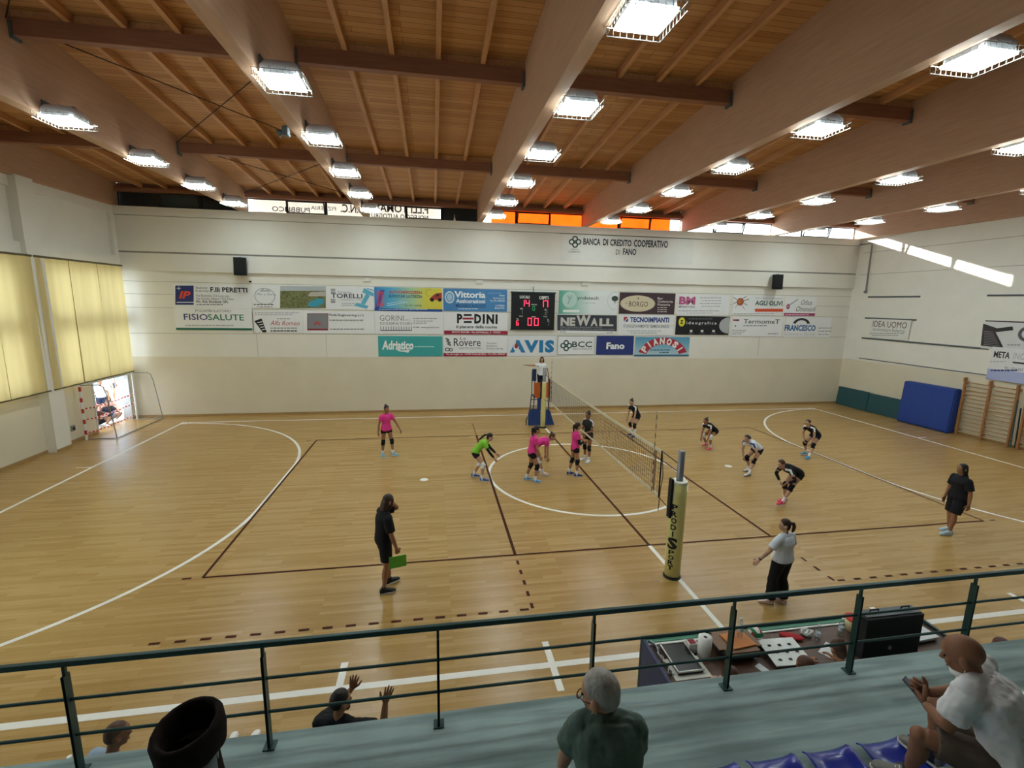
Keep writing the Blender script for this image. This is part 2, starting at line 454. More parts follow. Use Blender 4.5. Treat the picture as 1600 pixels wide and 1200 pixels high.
# ================================================================== clerestory windows
M_shut = mat('dark window board', '#3b4043', .6, var=.15)
M_post = mat('window post metal', '#3c444c', .5, .2)
pz0, pz1 = SILL, TOP
def pane_frame(bm, x0, x1, z0, z1, t=.05, y=YF + .06, dx=0, dy=0):
    # rectangular ring, optionally tilted in at the top
    o0, o1 = V((x0, y, z0)), V((x1, y, z0)); up = V((0, -dy, z1 - z0))
    for a, b_, in ((o0, o1),):
        obox(bm, o0, o1 - o0, V((0, .04, 0)), up * (t / (z1 - z0)))
        obox(bm, o0 + up * (1 - t / (z1 - z0)), o1 - o0, V((0, .04, 0)), up * (t / (z1 - z0)))
        obox(bm, o0, V((t, 0, 0)), V((0, .04, 0)), up); obox(bm, o1 - V((t, 0, 0)), V((t, 0, 0)), V((0, .04, 0)), up)
DARKB = {(0, 0), (0, 1), (0, 2), (2, 2)}
for i in range(7):
    x0, x1 = BX[i] + .0, BX[i + 1]
    bm = NB()
    if i: box(bm, x0 - .09, x0 + .09, YF + .02, YF + .18, pz0, pz1)
    xs = [x0 + .09 + (x1 - x0 - .18) * k / 3 for k in range(4)]
    for k in range(3):
        if k == 1: pane_frame(bm, xs[k] + .02, xs[k+1] - .02, pz0 + .02, pz1 - .05, .06, YF + .04, dy=.16)
        pane_frame(bm, xs[k], xs[k+1], pz0, pz1, .045, YF + .1)
    wn = struct('window_%d' % n_w, bm, M_dark if i < 5 else M_post); n_w += 1
    for k in range(3):
        bm = NB()
        if k == 1:
            o = V((xs[k] + .06, YF + .055, pz0 + .05)); obox(bm, o, V((xs[k+1] - xs[k] - .12, 0, 0)), V((0, .006, 0)), V((0, -.14, pz1 - pz0 - .13)))
        else: box(bm, xs[k] + .03, xs[k+1] - .03, YF + .118, YF + .124, pz0 + .03, pz1 - .03)
        obj('pane', bm, GLASS, wn)
        if (i, k) in DARKB:
            bm = NB(); box(bm, xs[k] + .01, xs[k+1] - .01, YF + .16, YF + .18, pz0, pz1); obj('blackout_board', bm, M_shut, wn)
# ================================================================== lamps
M_house = mat('lamp housing', '#c9c9d2', .4, var=.03)
M_brkt = mat('lamp bracket', '#5c666c', .5, .4)
M_cage = mat('lamp cage wire', '#d8dcd8', .25, .8)
M_diff = mat('lamp diffuser', '#fdfdff', .4, var=.0, emit=LAMP, emitcol=(.86, 1, .985))
LX = [BX[i] + .45 for i in range(1, 7)]
LY = [6.62, 3.86, 1.05, -1.76, -4.56, -7.34]
LZ = 8.70
HW, HL = .31, .29
first = None
on = ['first', 'second', 'third', 'fourth', 'fifth', 'sixth']
for i, x in enumerate(LX):
    for k, y in enumerate(LY):
        lab = 'caged white ceiling lamp beside the %s beam from the left, %s from the far wall' % (names[i + 1], on[k])
        if first: dup(first, (x, y, LZ), lab); continue
        t = first = thing('ceiling_lamp', lab, 'lamp', (x, y, LZ), 0, 'caged lamps along the roof beams')
        bm = NB()
        rings = [(V((0, 0, z)), V((1, 0, 0)), V((0, 1, 0)), a, b_) for z, a, b_ in ((.02, HW, HL), (.15, HW - .01, HL - .01), (.23, HW - .06, HL - .06), (.24, .1, .1))]
        loft(bm, rings, 24, power=6, cap=True); obj('housing', bm, M_house, t, True)
        bm = NB(); box(bm, -HW + .01, HW - .01, -HL + .01, HL - .01, -.02, .019, bev=.008); obj('diffuser', bm, M_diff, t)
        bm = NB(); box(bm, -.30, .2, -.05, .05, .245, .28); box(bm, -.32, -.29, -.12, .12, .12, .34); obj('bracket', bm, M_brkt, t)
        bm = NB()
        cw, cl = HW + .06, HL + .06
        for z in (-.05, .05): tube(bm, [(-cw, -cl, z), (cw, -cl, z), (cw, cl, z), (-cw, cl, z)], .006, 5, closed=True)
        for q in range(9):
            a = -cw + 2 * cw * q / 8; b_ = -cl + 2 * cl * q / 8
            for s in (-1, 1):
                tube(bm, [(a, s * cl, .06), (a, s * cl, -.05)], .004, 4); tube(bm, [(s * cw, b_, .06), (s * cw, b_, -.05)], .004, 4)
        for q in (-1, 1):
            tube(bm, [(q * .12, -cl, .05), (q * .12, -HL, .12)], .005, 4); tube(bm, [(q * .12, cl, .05), (q * .12, HL, .12)], .005, 4)
        obj('wire_cage', bm, M_cage, t)
# grey siren on the third beam
p = at(450, 205, 0, BX[2] - .14)
t = thing('alarm_siren', 'small grey siren fixed to the left face of the third roof beam', 'siren', p)
bm = NB(); box(bm, -.10, .02, -.1, .1, -.1, .08, bev=.02); obj('housing', bm, M_iron, t)
bm = NB(); tube(bm, [(-.1, 0, -.02), (-.2, 0, -.06)], [.03, .09], 12); obj('horn', bm, M_iron, t)

# ================================================================== blinds
M_bl = mat('yellow blind canvas', '#e9d79c', .8, var=.06, scale=1.6, stretch=(1, 2.2, .15), trans=.25)
M_rail = mat('blind rail', '#6a6248', .5, .3)
XBL = -17.10
BL = [(4.2, 8.50, 'wide yellow roller blind hanging nearest the far corner'), (-.42, 4.06, 'wide yellow roller blind left of the one nearest the far corner'),
      (-5.4, -1.0, 'yellow roller blind third from the far corner, cut by the photo edge')]
for y0, y1, lab in BL:
    t = thing('roller_blind', lab, 'blind', (XBL, (y0 + y1) / 2, 2.1), 0, 'yellow blinds on the left wall')
    L = V(t.location); bm = NB(); n_, mz = 90, 12; rows = []
    z0, z1 = 2.1, 6.4
    for j in range(mz + 1):
        z = z0 + (z1 - z0) * j / mz; row = []
        for k in range(n_ + 1):
            y = y0 + (y1 - y0) * k / n_
            fold = .018 * math.sin(k * .55 + .6 * math.sin(j * .35)) * (1 - j / mz * .7) + .012 * math.sin(k * .21 + j * .2)
            row.append(bm.verts.new(V((XBL + fold, y, z)) - L))
        rows.append(row)
    for j in range(mz):
        for k in range(n_): bm.faces.new((rows[j][k], rows[j][k+1], rows[j+1][k+1], rows[j+1][k]))
    obj('canvas', bm, M_bl, t, True)
    bm = NB(); box(bm, -.03, .03, y0 - L.y, y1 - L.y, -.03, .01); obj('bottom_rail', bm, M_rail, t)
    bm = NB(); tube(bm, [(0, y0 - L.y - .03, 4.31), (0, y1 - L.y + .03, 4.31)], .035, 10); box(bm, -.3, .0, y0 - L.y - .02, y0 - L.y + .02, 4.29, 4.33); box(bm, -.3, .0, y1 - L.y - .02, y1 - L.y + .02, 4.29, 4.33)
    obj('roller', bm, M_rail, t)
    bm = NB()
    for q in (.33, .66): box(bm, -.005, .021, (q - .5) * (y1 - y0) - .006, (q - .5) * (y1 - y0) + .006, 0, 4.28)
    obj('seam', bm, mat('blind seam', '#b9a75c', .8, trans=.4), t)

# ================================================================== outdoors
M_pave = mat('outdoor paving', '#cfcdc8', .8, var=.06)
bm = NB(); box(bm, -45, XL - .3, -20, 40, -.2, -.01); box(bm, XL - .3, 40, YF + .31, 40, -.2, -.01); struct('outdoor_ground', bm, M_pave)
bm = NB(); box(bm, -27, -24, 15.0, 19.6, 0, 5.9); struct('sun_blocker_wall', bm, mat('sun blocker blue grey', '#7f9cb2', .8, var=.04))  # added wall segment, sized to keep direct sun out of the doorway
# banners and tarpaulin tied outside the clerestory
M_ban = mat('white banner pvc', '#e6dccf', .6, var=.05, trans=.13)
M_tarp = mat('orange tarpaulin', '#dc4008', .6, var=.16, scale=1.5, trans=.6)
M_ink = mat('banner ink', '#3a2f2c', .7, var=.02)
def sheet(name, label, cat, x0, x1, z0, z1, m_, y, wav=.02):
    bm = NB(); n_ = 60; A = []
    for j in range(5):
        A.append([bm.verts.new((x0 + (x1 - x0) * k / n_, y + wav * math.sin(k * .7 + j), z0 + (z1 - z0) * j / 4)) for k in range(n_ + 1)])
    for j in range(4):
        for k in range(n_): bm.faces.new((A[j][k], A[j][k+1], A[j+1][k+1], A[j+1][k]))
    return tag(obj(name, bm, m_, None, True), label, cat)
b1 = sheet('banner', 'white advertising banner seen in reverse through the far windows left of centre', 'banner', -12.2, -4.25, 8.3, 9.68, M_ban, 9.28, .008)
def mirrored(s, u0, u1, zlo, zhi, bold=.02):
    a, b_ = at(u0, 330, 1, 9.25).x, at(u1, 330, 1, 9.25).x
    textmesh('lettering', s, V((b_, 9.262, zlo)), V((-1, 0, 0)), V((0, 0, 1)), b_ - a, zhi - zlo, M_ink, b1, bold)
mirrored('PUBBLICO', 425, 484, 8.92, 9.13, .01)
mirrored('PIZZERIA', 486, 525, 9.06, 9.22, .0)
mirrored('S.N.C.', 532, 566, 9.00, 9.36, .02)
mirrored('F.LLI TOMASS', 580, 669, 9.10, 9.46, .02)
mirrored('NOLEGGIO AUTOGRU', 580, 669, 8.84, 9.04, .02)
sheet('tarpaulin', 'bright orange tarpaulin hanging outside the far windows right of centre', 'tarpaulin', -1.9, 7.05, 8.3, 9.66, M_tarp, 9.30, .03)
# white mark in front of the dark clerestory pane
bm = NB(); q = at(710, 342, 1, 8.99); lathe(bm, [(.05, 0), (.05, .06), (.015, .2), (.012, .30)], (q.x, 8.9, 8.775), 12)
tag(obj('marker_cone', bm, M_white), 'small white cone standing on the sill before the dark window pane', 'cone')
# ================================================================== advertising boards on the far wall
YW = YF - .004
def PM(h, r=.55): return mat('print ' + h, h, r, var=.015, scale=3)
SX, SZ = V((1, 0, 0)), V((0, 0, 1))
class Board:
    """flat printed board; every measure is a pixel box of the photo brought back to the wall plane"""
    def __init__(s, name, label, bx, bg, plane=('y', YW), cat='sign', th=.02, group='advertising boards on the far wall'):
        s.ax, s.val = (1, plane[1]) if plane[0] == 'y' else (0, plane[1])
        s.X = SX if s.ax == 1 else V((0, -1, 0))
        s.N = s.X.cross(SZ)
        s.th = th; s.k = 0
        a, b_ = s.pt(bx[0], bx[3]), s.pt(bx[2], bx[1])
        s.o = thing(name, label, cat, a, 0, group)
        s.w, s.h = (b_ - a).dot(s.X), (b_ - a).z; s.a = a
        bm = NB(); obox(bm, s.X * .018 + SZ * .018, s.X * (s.w - .036), s.N * th, SZ * (s.h - .036)); obj('board', bm, PM(bg) if isinstance(bg, str) else bg, s.o)
    def pt(s, u, v): return at(u, v, s.ax, s.val)
    def loc(s, u, v):
        p = s.pt(u, v) - s.a; return p.dot(s.X), p.z
    def lift(s):
        s.k += 1; return s.th + .0015 + .0006 * s.k
    def t(s, txt, x0, y0, x1, y1, c, bold=.0, shear=0, space=1., name='lettering'):
        (ax, az), (bx_, bz) = s.loc(x0, y1), s.loc(x1, y0); hz = bz - az
        # boxes are read on slightly turned type: keep the height of the left edge
        lx, lz = s.loc(x0, y0); hz = max(lz - az, .02)
        az2 = (az + s.loc(x1, y1)[1]) / 2
        return textmesh(name, txt, s.X * ax + SZ * az2, s.X, SZ, bx_ - ax, hz, PM(c), s.o, bold, shear, s.lift(), space)
    def poly(s, name, pts, c, up=None):
        bm = NB(); l = s.lift()
        P = [s.X * x + SZ * z + s.N * l for x, z in (s.loc(u, v) for u, v in pts)]
        quad(bm, P); return obj(name, bm, PM(c) if isinstance(c, str) else c, s.o)
    def r(s, x0, y0, x1, y1, c, name='panel'): return s.poly(name, [(x0, y1), (x1, y1), (x1, y0), (x0, y0)], c)
    def full(s, f0, f1, g0, g1, c, name='panel'):
        """rectangle by fractions of the board"""
        bm = NB(); l = s.lift()
        quad(bm, [s.X * (s.w * x) + SZ * (s.h * z) + s.N * l for x, z in ((f0, g0), (f1, g0), (f1, g1), (f0, g1))])
        return obj(name, bm, PM(c) if isinstance(c, str) else c, s.o)
    def e(s, cx, cy, rx, ry, c, name='disc', ring=None, a0=0, a1=360, rot=0):
        bm = NB(); l = s.lift(); n_ = 32
        x, z = s.loc(cx, cy); X1, _ = s.loc(cx + rx, cy); _, Z1 = s.loc(cx, cy - ry); rx, rz = abs(X1 - x), abs(Z1 - z)
        def p(f, t):
            px, pz = rx * f * math.cos(t), rz * f * math.sin(t); c_, s_ = math.cos(rot), math.sin(rot)
            return s.X * (x + px * c_ - pz * s_) + SZ * (z + px * s_ + pz * c_) + s.N * l
        A = [R_(a0 + (a1 - a0) * i / n_) for i in range(n_ + 1)]
        if ring:
            for i in range(n_): quad(bm, [p(ring, A[i]), p(1, A[i]), p(1, A[i+1]), p(ring, A[i+1])])
        else: quad(bm, [p(1, t) for t in A[:-1]] if a1 - a0 == 360 else [p(1, t) for t in A] + [p(0, 0)])
        return obj(name, bm, PM(c) if isinstance(c, str) else c, s.o)
    def small(s, x0, y0, x1, rows, pitch, c='#8a8c92', h=1.6, seed=1):
        """rows of print too small to read: short strokes"""
        rnd = random.Random(seed); bm = NB(); l = s.lift()
        for j in range(rows):
            x = x0
            while x < x1:
                w_ = rnd.uniform(2.5, 6); e_ = min(x + w_, x1); y = y0 + j * pitch
                quad(bm, [s.X * a + SZ * z + s.N * l for a, z in (s.loc(x, y + h), s.loc(e_, y + h), s.loc(e_, y), s.loc(x, y))])
                x = e_ + rnd.uniform(.7, 1.3)
                if j == rows - 1 and x > x0 + (x1 - x0) * .8: break
        return obj('small_print', bm, PM(c), s.o)
def grad(name, stops, axis=0, sc=1.):
    if name in _mats: return _mats[name]
    M = bpy.data.materials.new(name); M.use_nodes = True; nt = M.node_tree; N = nt.nodes; L = nt.links; b = N['Principled BSDF']
    tc = N.new('ShaderNodeTexCoord'); sp = N.new('ShaderNodeSeparateXYZ'); rp = N.new('ShaderNodeValToRGB')
    L.new(tc.outputs['Generated'], sp.inputs[0]); L.new(sp.outputs[axis], rp.inputs[0]); L.new(rp.outputs[0], b.inputs['Base Color'])
    e = rp.color_ramp.elements
    e[0].position, e[0].color = stops[0][0], (*srgb(stops[0][1]), 1); e[1].position, e[1].color = stops[-1][0], (*srgb(stops[-1][1]), 1)
    for p, c in stops[1:-1]: e.new(p).color = (*srgb(c), 1)
    b.inputs['Roughness'].default_value = .55; _mats[name] = M; return M
WH = '#e9ebee'; NAVY = '#26306b'; GRY = '#6c6f75'; BLK = '#17181b'; GRN = '#1d6b57'

b = Board('sign', 'white filling station board with a dark blue logo square, leftmost in the top row', (274, 445.5, 392, 481), WH)
b.r(274.3, 446.3, 303, 476.3, '#27336f', 'logo_panel'); b.r(276.5, 471.8, 303.5, 473, '#e8ebf3', 'logo_rule'); b.t('IP', 280, 455, 298, 466.5, '#e2492e', .03, .3, name='logo')
b.r(276.5, 450, 283, 450.8, '#dfe8f5', 'logo_star'); b.r(279.4, 447.5, 280.2, 453.4, '#dfe8f5', 'logo_star')
b.t('Stazione', 306, 447.5, 324, 451.2, '#4a4c55'); b.t('di servizio', 306, 452.6, 327, 456, '#4a4c55')
b.t('F.lli PERETTI', 329.5, 449.2, 386.5, 456.8, '#20222c', .025)
b.t('Via Flaminia 216 Lucrezia', 306.5, 460.2, 358.5, 464, GRY); b.t('Via Canale Albani 17/A Fano', 306.5, 464.8, 365, 468.6, GRY)
b.t('Riv. Aut. Bombole GPL', 307.5, 469.3, 357, 473.2, '#2b2d38', .02); b.small(307.5, 475, 357, 1, 2)
b = Board('sign', 'white clinic board with navy and green lettering over a green strip, left end', (275, 481.8, 395.3, 516), WH)
b.t('POLIAMBULATORIO', 306, 483.7, 361, 487.8, '#6d7076'); b.t('FISIO', 288, 490.4, 324.5, 500, '#3b4180', .012); b.t('SALUTE', 325.5, 491, 381, 500.6, '#2c7a63', .012)
b.small(290, 508, 384, 1, 2, '#9da0a6', 1.2); b.poly('strip', [(275.6, 515.4), (394.8, 516.2), (394.8, 512.8), (275.6, 512)], GRN)
b = Board('sign', 'white restaurant board with a round outline crest beside a photograph of trees and a pool', (393, 446.5, 509.5, 482), WH)
b.e(414, 463, 16, 13, '#8c9299', 'crest', .94); b.t('Mar y Sierra', 401.5, 458, 431, 462.5, '#7b838b', 0, .3)
b.poly('crest_hill', [(405, 455.5), (411, 450), (414, 453.5), (419, 451.5), (424, 456)], '#b5bbc0'); b.small(397, 475, 436, 1, 3, '#3b3e44', 1.5); b.small(402, 479, 432, 1, 3, '#3b3e44', .8)
b.r(438, 447.2, 509.3, 481.6, mat('photo of trees', '#71754d', .6, var=.45, scale=9), 'photograph'); b.r(438, 447.2, 509.3, 454.5, '#b3bcc2', 'photo_sky'); b.poly('photo_town', [(481, 463), (509, 463), (509, 455.5), (485, 456.5)], '#b9b3ab')
b.poly('photo_pool', [(480, 478), (484, 471), (498, 466), (507, 468), (505, 475), (494, 480)], '#3f9cb8')
b = Board('sign', 'white car dealer board with red script and a black stacked shape, second row', (395.5, 485.5, 473, 520), WH)
b.small(398, 487.5, 468, 2, 3, '#c6c9ce', 2); b.t('Alfa Romeo', 422.5, 501, 468, 508.5, '#b53349', .0, .35); b.small(433, 497.5, 455, 1, 2, '#6c6f75', 1)
b.poly('fan_shape', [(397.5, 501.5), (409, 497.5), (417, 519), (411, 519.5)], BLK)
for q in range(4): b.poly('fan_slit', [(402 + q * 2.5, 503.6 + q * 3.6), (410 + q * 1.6, 502 + q * 3.9), (410.2 + q * 1.6, 503.2 + q * 3.9), (402.2 + q * 2.5, 504.8 + q * 3.6)], WH)
b.small(423, 512, 470, 1, 2, '#55585e', 1.2); b.small(423, 516, 470, 1, 2, '#3c3f45', 1.8)
b = Board('sign', 'white engineering board with a grey square holding a red rising sun, second row', (474, 487, 585, 521.5), WH)
b.r(480.2, 489.5, 513, 516.2, '#8f2f43', 'logo_border'); b.r(481.2, 490.5, 512.2, 513.5, '#84868e', 'logo_panel')
for q in range(9):
    a = R_(10 + q * 20); b.poly('ray', [(496.3 + 2.5 * math.cos(a + .25), 508 - 2.5 * math.sin(a + .25)), (496.3 + 2.5 * math.cos(a - .25), 508 - 2.5 * math.sin(a - .25)), (496.3 + 9 * math.cos(a), 508 - 9 * math.sin(a))], '#c23a3a')
b.t('Pada Engineering s.r.l.', 515, 490.5, 569, 495, '#43464e', .012); b.small(515, 499.5, 574, 1, 2, '#85888e', 1.4); b.small(516, 513.5, 577, 1, 2, '#85888e', 1.4)
b = Board('sign', 'white board with black stripes, dark serif name and a slanted pale blue letter', (510, 448.5, 584.5, 484), WH)
for v in (451.5, 453.8, 456, 467.5, 469.8, 472): b.r(517, v, 524, v + 1.1, '#3c3f4a', 'stripe')
b.t('TORELLI', 518, 458.6, 566, 466, '#33415c', .015); b.t('Francesco', 528, 455, 548, 457.5, '#7a838f'); b.t('Commercio in Fermo', 533, 467.2, 572, 469.6, '#6d7681'); b.small(534, 473.5, 556, 2, 3, '#9aa1a9', 1)
b.poly('letter_bar', [(569, 450), (584, 458), (584, 463.5), (566, 457)], '#5fb3cf'); b.poly('letter_stem', [(572, 459), (578, 462), (570, 476), (564, 474)], '#5fb3cf'); b.poly('letter_foot', [(558, 473), (576, 478), (573, 482.5), (553, 477.5)], '#5fb3cf'); b.poly('letter_cut', [(574, 450), (584.2, 453), (584.2, 454.5), (573, 451.5)], '#5fb3cf')
g7 = grad('body shop print', [(0, '#2a7cc0'), (.25, '#57b0d8'), (.55, '#a9cfa8'), (.75, '#d6cf4e'), (1, '#d9cd4a')])
b = Board('sign', 'blue to yellow body shop board with a small red off road car, top row', (585.2, 450, 691, 485.5), g7)
b.poly('side_band', [(586, 483), (592, 483), (601, 453), (594, 453)], '#2b4ea2'); b.t('SOCCORSO', 589, 454, 600, 480, '#e24b3c', .02, .3)
b.t('AUTOCARROZZERIA', 608, 454.3, 660, 459, '#b8403c', .03); b.t('EUROCAR LUCREZIA', 608, 460.6, 660, 465.2, '#20577c', .025)
b.poly('speed_line', [(604, 477), (638, 471), (638, 472.5), (606, 478)], '#b9d9e8'); b.poly('speed_line', [(604, 474), (632, 469.5), (632, 470.3), (605, 475)], '#b9d9e8'); b.t('Tel. 0721 897086', 632, 476, 659, 479, '#3d4a3a')
b.poly('car_body', [(671, 467), (676, 462), (681, 458.3), (690.5, 457.5), (690.5, 468), (672, 469.5)], '#a83e34'); b.poly('car_window', [(682, 460), (686, 459.4), (686, 463), (679.5, 463.6)], '#35302c'); b.e(675, 468.5, 3, 2.8, BLK, 'car_wheel'); b.e(687, 468.5, 3, 2.8, BLK, 'car_wheel'); b.e(673, 458, 8, 6, '#8d9f43', 'swirl', .92, 80, 250)
b.full(0, 1, 0, .1, '#24509a', 'strip'); b.small(592, 483, 682, 1, 2, '#cfdcf0', 1)
b = Board('sign', 'bright blue insurance board with a white round crest, top row left of the scoreboard', (692.3, 452, 793, 486.3), '#4a86bd')
b.e(702.5, 464.5, 7.6, 9.6, '#c3d9ea', 'crest', .72); b.e(702.5, 464.5, 4.2, 5.8, '#a7c8e0', 'crest_figure'); b.t('Vittoria', 710, 455.3, 758.5, 465.4, '#eef3f7', .03); b.t('Assicurazioni', 712.5, 467.3, 758, 473.6, '#eef3f7', .025); b.t('MICHELE AGUZZI', 712.5, 475.3, 758.5, 480.4, '#27467e', .012)
b.small(716, 482, 755, 1, 2, '#dbe6f0', 1); b.t('FANO', 780, 460.7, 788.5, 463.3, '#e3ecf4', .02); b.t('Via Roma 30', 770, 464.7, 788.5, 467.3, '#e3ecf4', .02); b.t('Tel. 0721.803350', 765, 468.6, 788.5, 471.2, '#e3ecf4', .02); b.t('LUCREZIA', 774, 476.3, 788.5, 478.9, '#e3ecf4', .02); b.t('MAROTTA', 773, 480.3, 788.5, 482.9, '#e3ecf4', .02); b.small(763, 457.5, 789, 1, 2, '#7fa9d0', 1.2)
b = Board('sign', 'white board with a thin outlined grey name above a row of heat sink fins', (586.2, 487, 692.3, 522), WH)
b.t('GORINI', 593.5, 492.5, 631, 501.4, '#8b8e94', 0); b.t('S.R.L.', 633, 498.7, 642, 501.2, '#9a9da3'); b.t('DISSIPATORI', 594.5, 503.4, 643, 507.7, '#73767e', .0)
b.r(594.5, 515.6, 643.5, 517, '#5a5d66', 'fin_base')
for q in range(13): b.r(594.7 + q * 4.0, 510, 595.6 + q * 4.0, 516, '#5a5d66', 'fin')
b.small(646, 497, 686, 1, 2, '#9a9da3', 1.2); b.small(646, 501, 684, 1, 2, '#9a9da3', 1.2); b.small(646, 504.5, 670, 1, 2, '#9a9da3', 1); b.t('www.gorinisrl.com', 658, 510.3, 686, 513, '#4e525c', .01); b.small(646, 510.6, 656, 1, 2, '#8a8d94', 1.2)
b = Board('sign', 'white kitchen board with heavy black capitals above a red strip', (693, 488.5, 794, 522.7), WH)
b.t('P', 714, 490.3, 722.5, 505.3, BLK, .05); b.r(724.5, 490.8, 737, 493.8, BLK, 'letter_bar'); b.r(724.5, 501.6, 737, 504.7, BLK, 'letter_bar'); b.r(722.8, 496.3, 740, 499.3, '#b03247', 'red_bar')
b.t('D', 741, 490.7, 752, 505.6, BLK, .05); b.t('I', 754, 490.9, 757.5, 505.8, BLK, .03); b.t('N', 760, 491, 772, 506, BLK, .05); b.t('I', 774, 491.1, 777.5, 506.1, BLK, .03)
b.t('il piacere della cucina', 713, 508.3, 776.5, 514.2, '#26272d', .018); b.full(.01, .995, .015, .18, '#9c2440', 'strip'); b.t('SHOW ROOM - Via dell\'Abbazia, 2 - FANO', 706, 517.4, 782, 521, '#f0e4e6', .02)
b = Board('sign', 'turquoise board with fat white lettering and a white swoosh, bottom row left end', (591, 524.8, 692, 557.2), '#3fa5a6')
b.t('Adriatico', 597, 532, 646, 546.5, '#eef4f4', .04, .1); b.poly('swoosh', [(617, 545), (628, 547.5), (641, 546.5), (638, 551), (633, 550), (624, 549)], '#eef4f4'); b.small(648, 541, 686, 1, 2, '#c9e6e5', 1.2)
b = Board('sign', 'white delicatessen board with an oak twig and a dark red strip, bottom row', (693, 524, 792.6, 557), WH)
b.t('La', 719, 526.5, 727.5, 530.8, '#54565e'); b.t('Rovere', 709, 528.5, 751, 541, '#3a3b42', .006); b.t('GASTRONOMIA', 716.5, 542.3, 751.5, 545.7, '#8d8f96'); 
for q in range(5): b.e(699 + q * .8, 530 + q * 2.1, 3.2, 1.5, '#6d7670', 'leaf', rot=.6 if q % 2 else -.5)
b.e(699, 546, 4, 2.8, '#4c4a48', 'acorn', .6); b.e(704.5, 546.5, 3.2, 2.6, '#4c4a48', 'acorn', .6)
b.t('Specialità', 760, 535, 775.5, 538, '#63656b', 0, .2); b.t('Enoteche e', 760, 539, 776.5, 541.6, '#63656b', 0, .2); b.t('Servizio Catering', 760, 543.3, 786, 546.4, '#63656b', 0, .2)
b.full(.002, .995, .012, .165, '#9c2440', 'strip'); b.t('Via dei Lughi, xx - 61030 Calcinelli (PU) - Tel. 0721 899647', 697, 552, 789, 555.3, '#f0e4e6', .02)
b = Board('sign', 'white blood donor board with big blue letters and a red drop', (792.8, 524.5, 869, 556.8), '#e4e6ea')
b.t('AVIS', 796.5, 531, 866.2, 551, '#2d7fb5', .06, 0, 1.22); b.poly('drop_white', [(805.2, 534), (802, 541.5), (803, 547), (809, 547.5), (811, 543)], '#e4e6ea'); b.poly('red_drop', [(806.3, 535), (803.6, 540.5), (804.6, 543.8), (807, 544.6), (809.2, 543), (809.3, 540)], '#a83238')
g13 = grad('green white print', [(0, '#58a894'), (.3, '#a7d0c4'), (.55, '#e4ecec'), (1, '#e6ebee')])
b = Board('sign', 'pale green board with round letter mark and small tree, right of the scoreboard', (872, 455, 966, 491), g13)
b.e(889.5, 468.3, 10.8, 12.2, '#cfe4de', 'mark', .93); b.e(889.5, 468.3, 10, 11.3, '#bcd9d1', 'mark_disc'); b.t('y', 885.5, 461.5, 894, 475.5, '#8fb8ad'); b.t('yndetech', 901.6, 463, 935, 469.7, '#3c464b', .006); b.small(910, 473, 934, 1, 2, '#b4c4c3', 1)
b.r(879.5, 484, 905, 488, '#eaf2f0', 'white_band'); b.e(960, 470, 11, 14, '#c2cccb', 'ring', .95, 70, 290); b.e(960.5, 466.5, 5.2, 4.2, '#3d4a48', 'tree_crown'); b.r(960, 470, 960.9, 474, '#3d4a48', 'tree_trunk')
b = Board('sign', 'dark slate board with chunky silver capitals, right of the scoreboard', (870.3, 491.8, 964, 521.5), '#e6e8ea')
b.poly('dark_panel', [(870.6, 516.2), (963.5, 517.6), (963.7, 492.8), (870.8, 491.6)], '#3a3f48'); b.t('NE', 875.5, 496, 899, 509, '#cdcbc6', .05); b.t('W', 900, 492.8, 923, 509, '#cdcbc6', .05); b.t('A', 922.5, 497, 934, 509.2, '#cdcbc6', .05); b.t('LL', 936, 497.5, 958.5, 509.5, '#cdcbc6', .05)
b.t('PARETI DIVISORIE E ARREDAMENTI UFFICIO', 875, 510.3, 940, 512.6, '#a9acb1'); b.t('PER CREARE SOLUZIONI ADATTE AD OGNI SPAZIO DI LAVORO', 875, 513.6, 960, 515.9, '#a9acb1'); b.small(875, 518, 885, 1, 2, '#70737a', 1); b.small(948, 519.2, 958, 1, 2, '#70737a', 1)
b = Board('sign', 'dark brown pizzeria board with a cream oval, top row right of centre', (966, 458, 1056, 490.5), '#45323a')
b.e(996.3, 474.3, 27, 12.8, '#d8ccb0', 'oval'); b.e(996.3, 474.3, 26, 11.8, '#b3a488', 'oval_line', .985); b.t('BORGO', 982.3, 471, 1012.5, 479.2, '#4a423e', .003); b.t('IL', 978, 471.5, 980.3, 475, '#4a423e'); b.e(997, 466.3, 1, 1.2, '#4a423e', 'dot')
for i, (s_, x1) in enumerate((('Bar', 1036), ('Gelateria', 1051), ('Pizzeria', 1047))): b.t(s_, 1027, 464.6 + i * 4.9, x1, 467.9 + i * 4.9, '#e1d9d6', .012)
b.small(1027, 480, 1046, 1, 2, '#d9d0cd', 1.2); b.small(1027, 483.3, 1046, 1, 2, '#d9d0cd', 1.2); b.small(1027, 486.5, 1044, 1, 2, '#d9d0cd', 1.2)
b = Board('sign', 'white heating firm board with bold navy capitals beside a red and blue square', (965, 492, 1054, 524), WH)
b.r(974.3, 495, 981, 502.6, '#2a4a94', 'logo_square'); b.poly('logo_red', [(974.3, 502.6), (981, 495.1), (974.3, 495)], '#b53a4c'); b.poly('logo_slash', [(974.3, 502.6), (975.8, 502.6), (981, 496.6), (981, 495.1)], '#eceef2'); b.t('TECNOIMPIANTI', 984, 495.6, 1045.5, 503.8, '#27408b', .04)
b.t('C', 973.8, 507, 976.7, 511.4, '#27408b', .03); b.t('ONDIZIONAMENTO TERMICO IDRICO', 977.3, 507.3, 1045, 512, '#7c8088', .004); b.small(980, 516.5, 1040, 1, 2, '#a6a9af', 1); b.small(985, 519.8, 1035, 1, 2, '#a6a9af', 1)
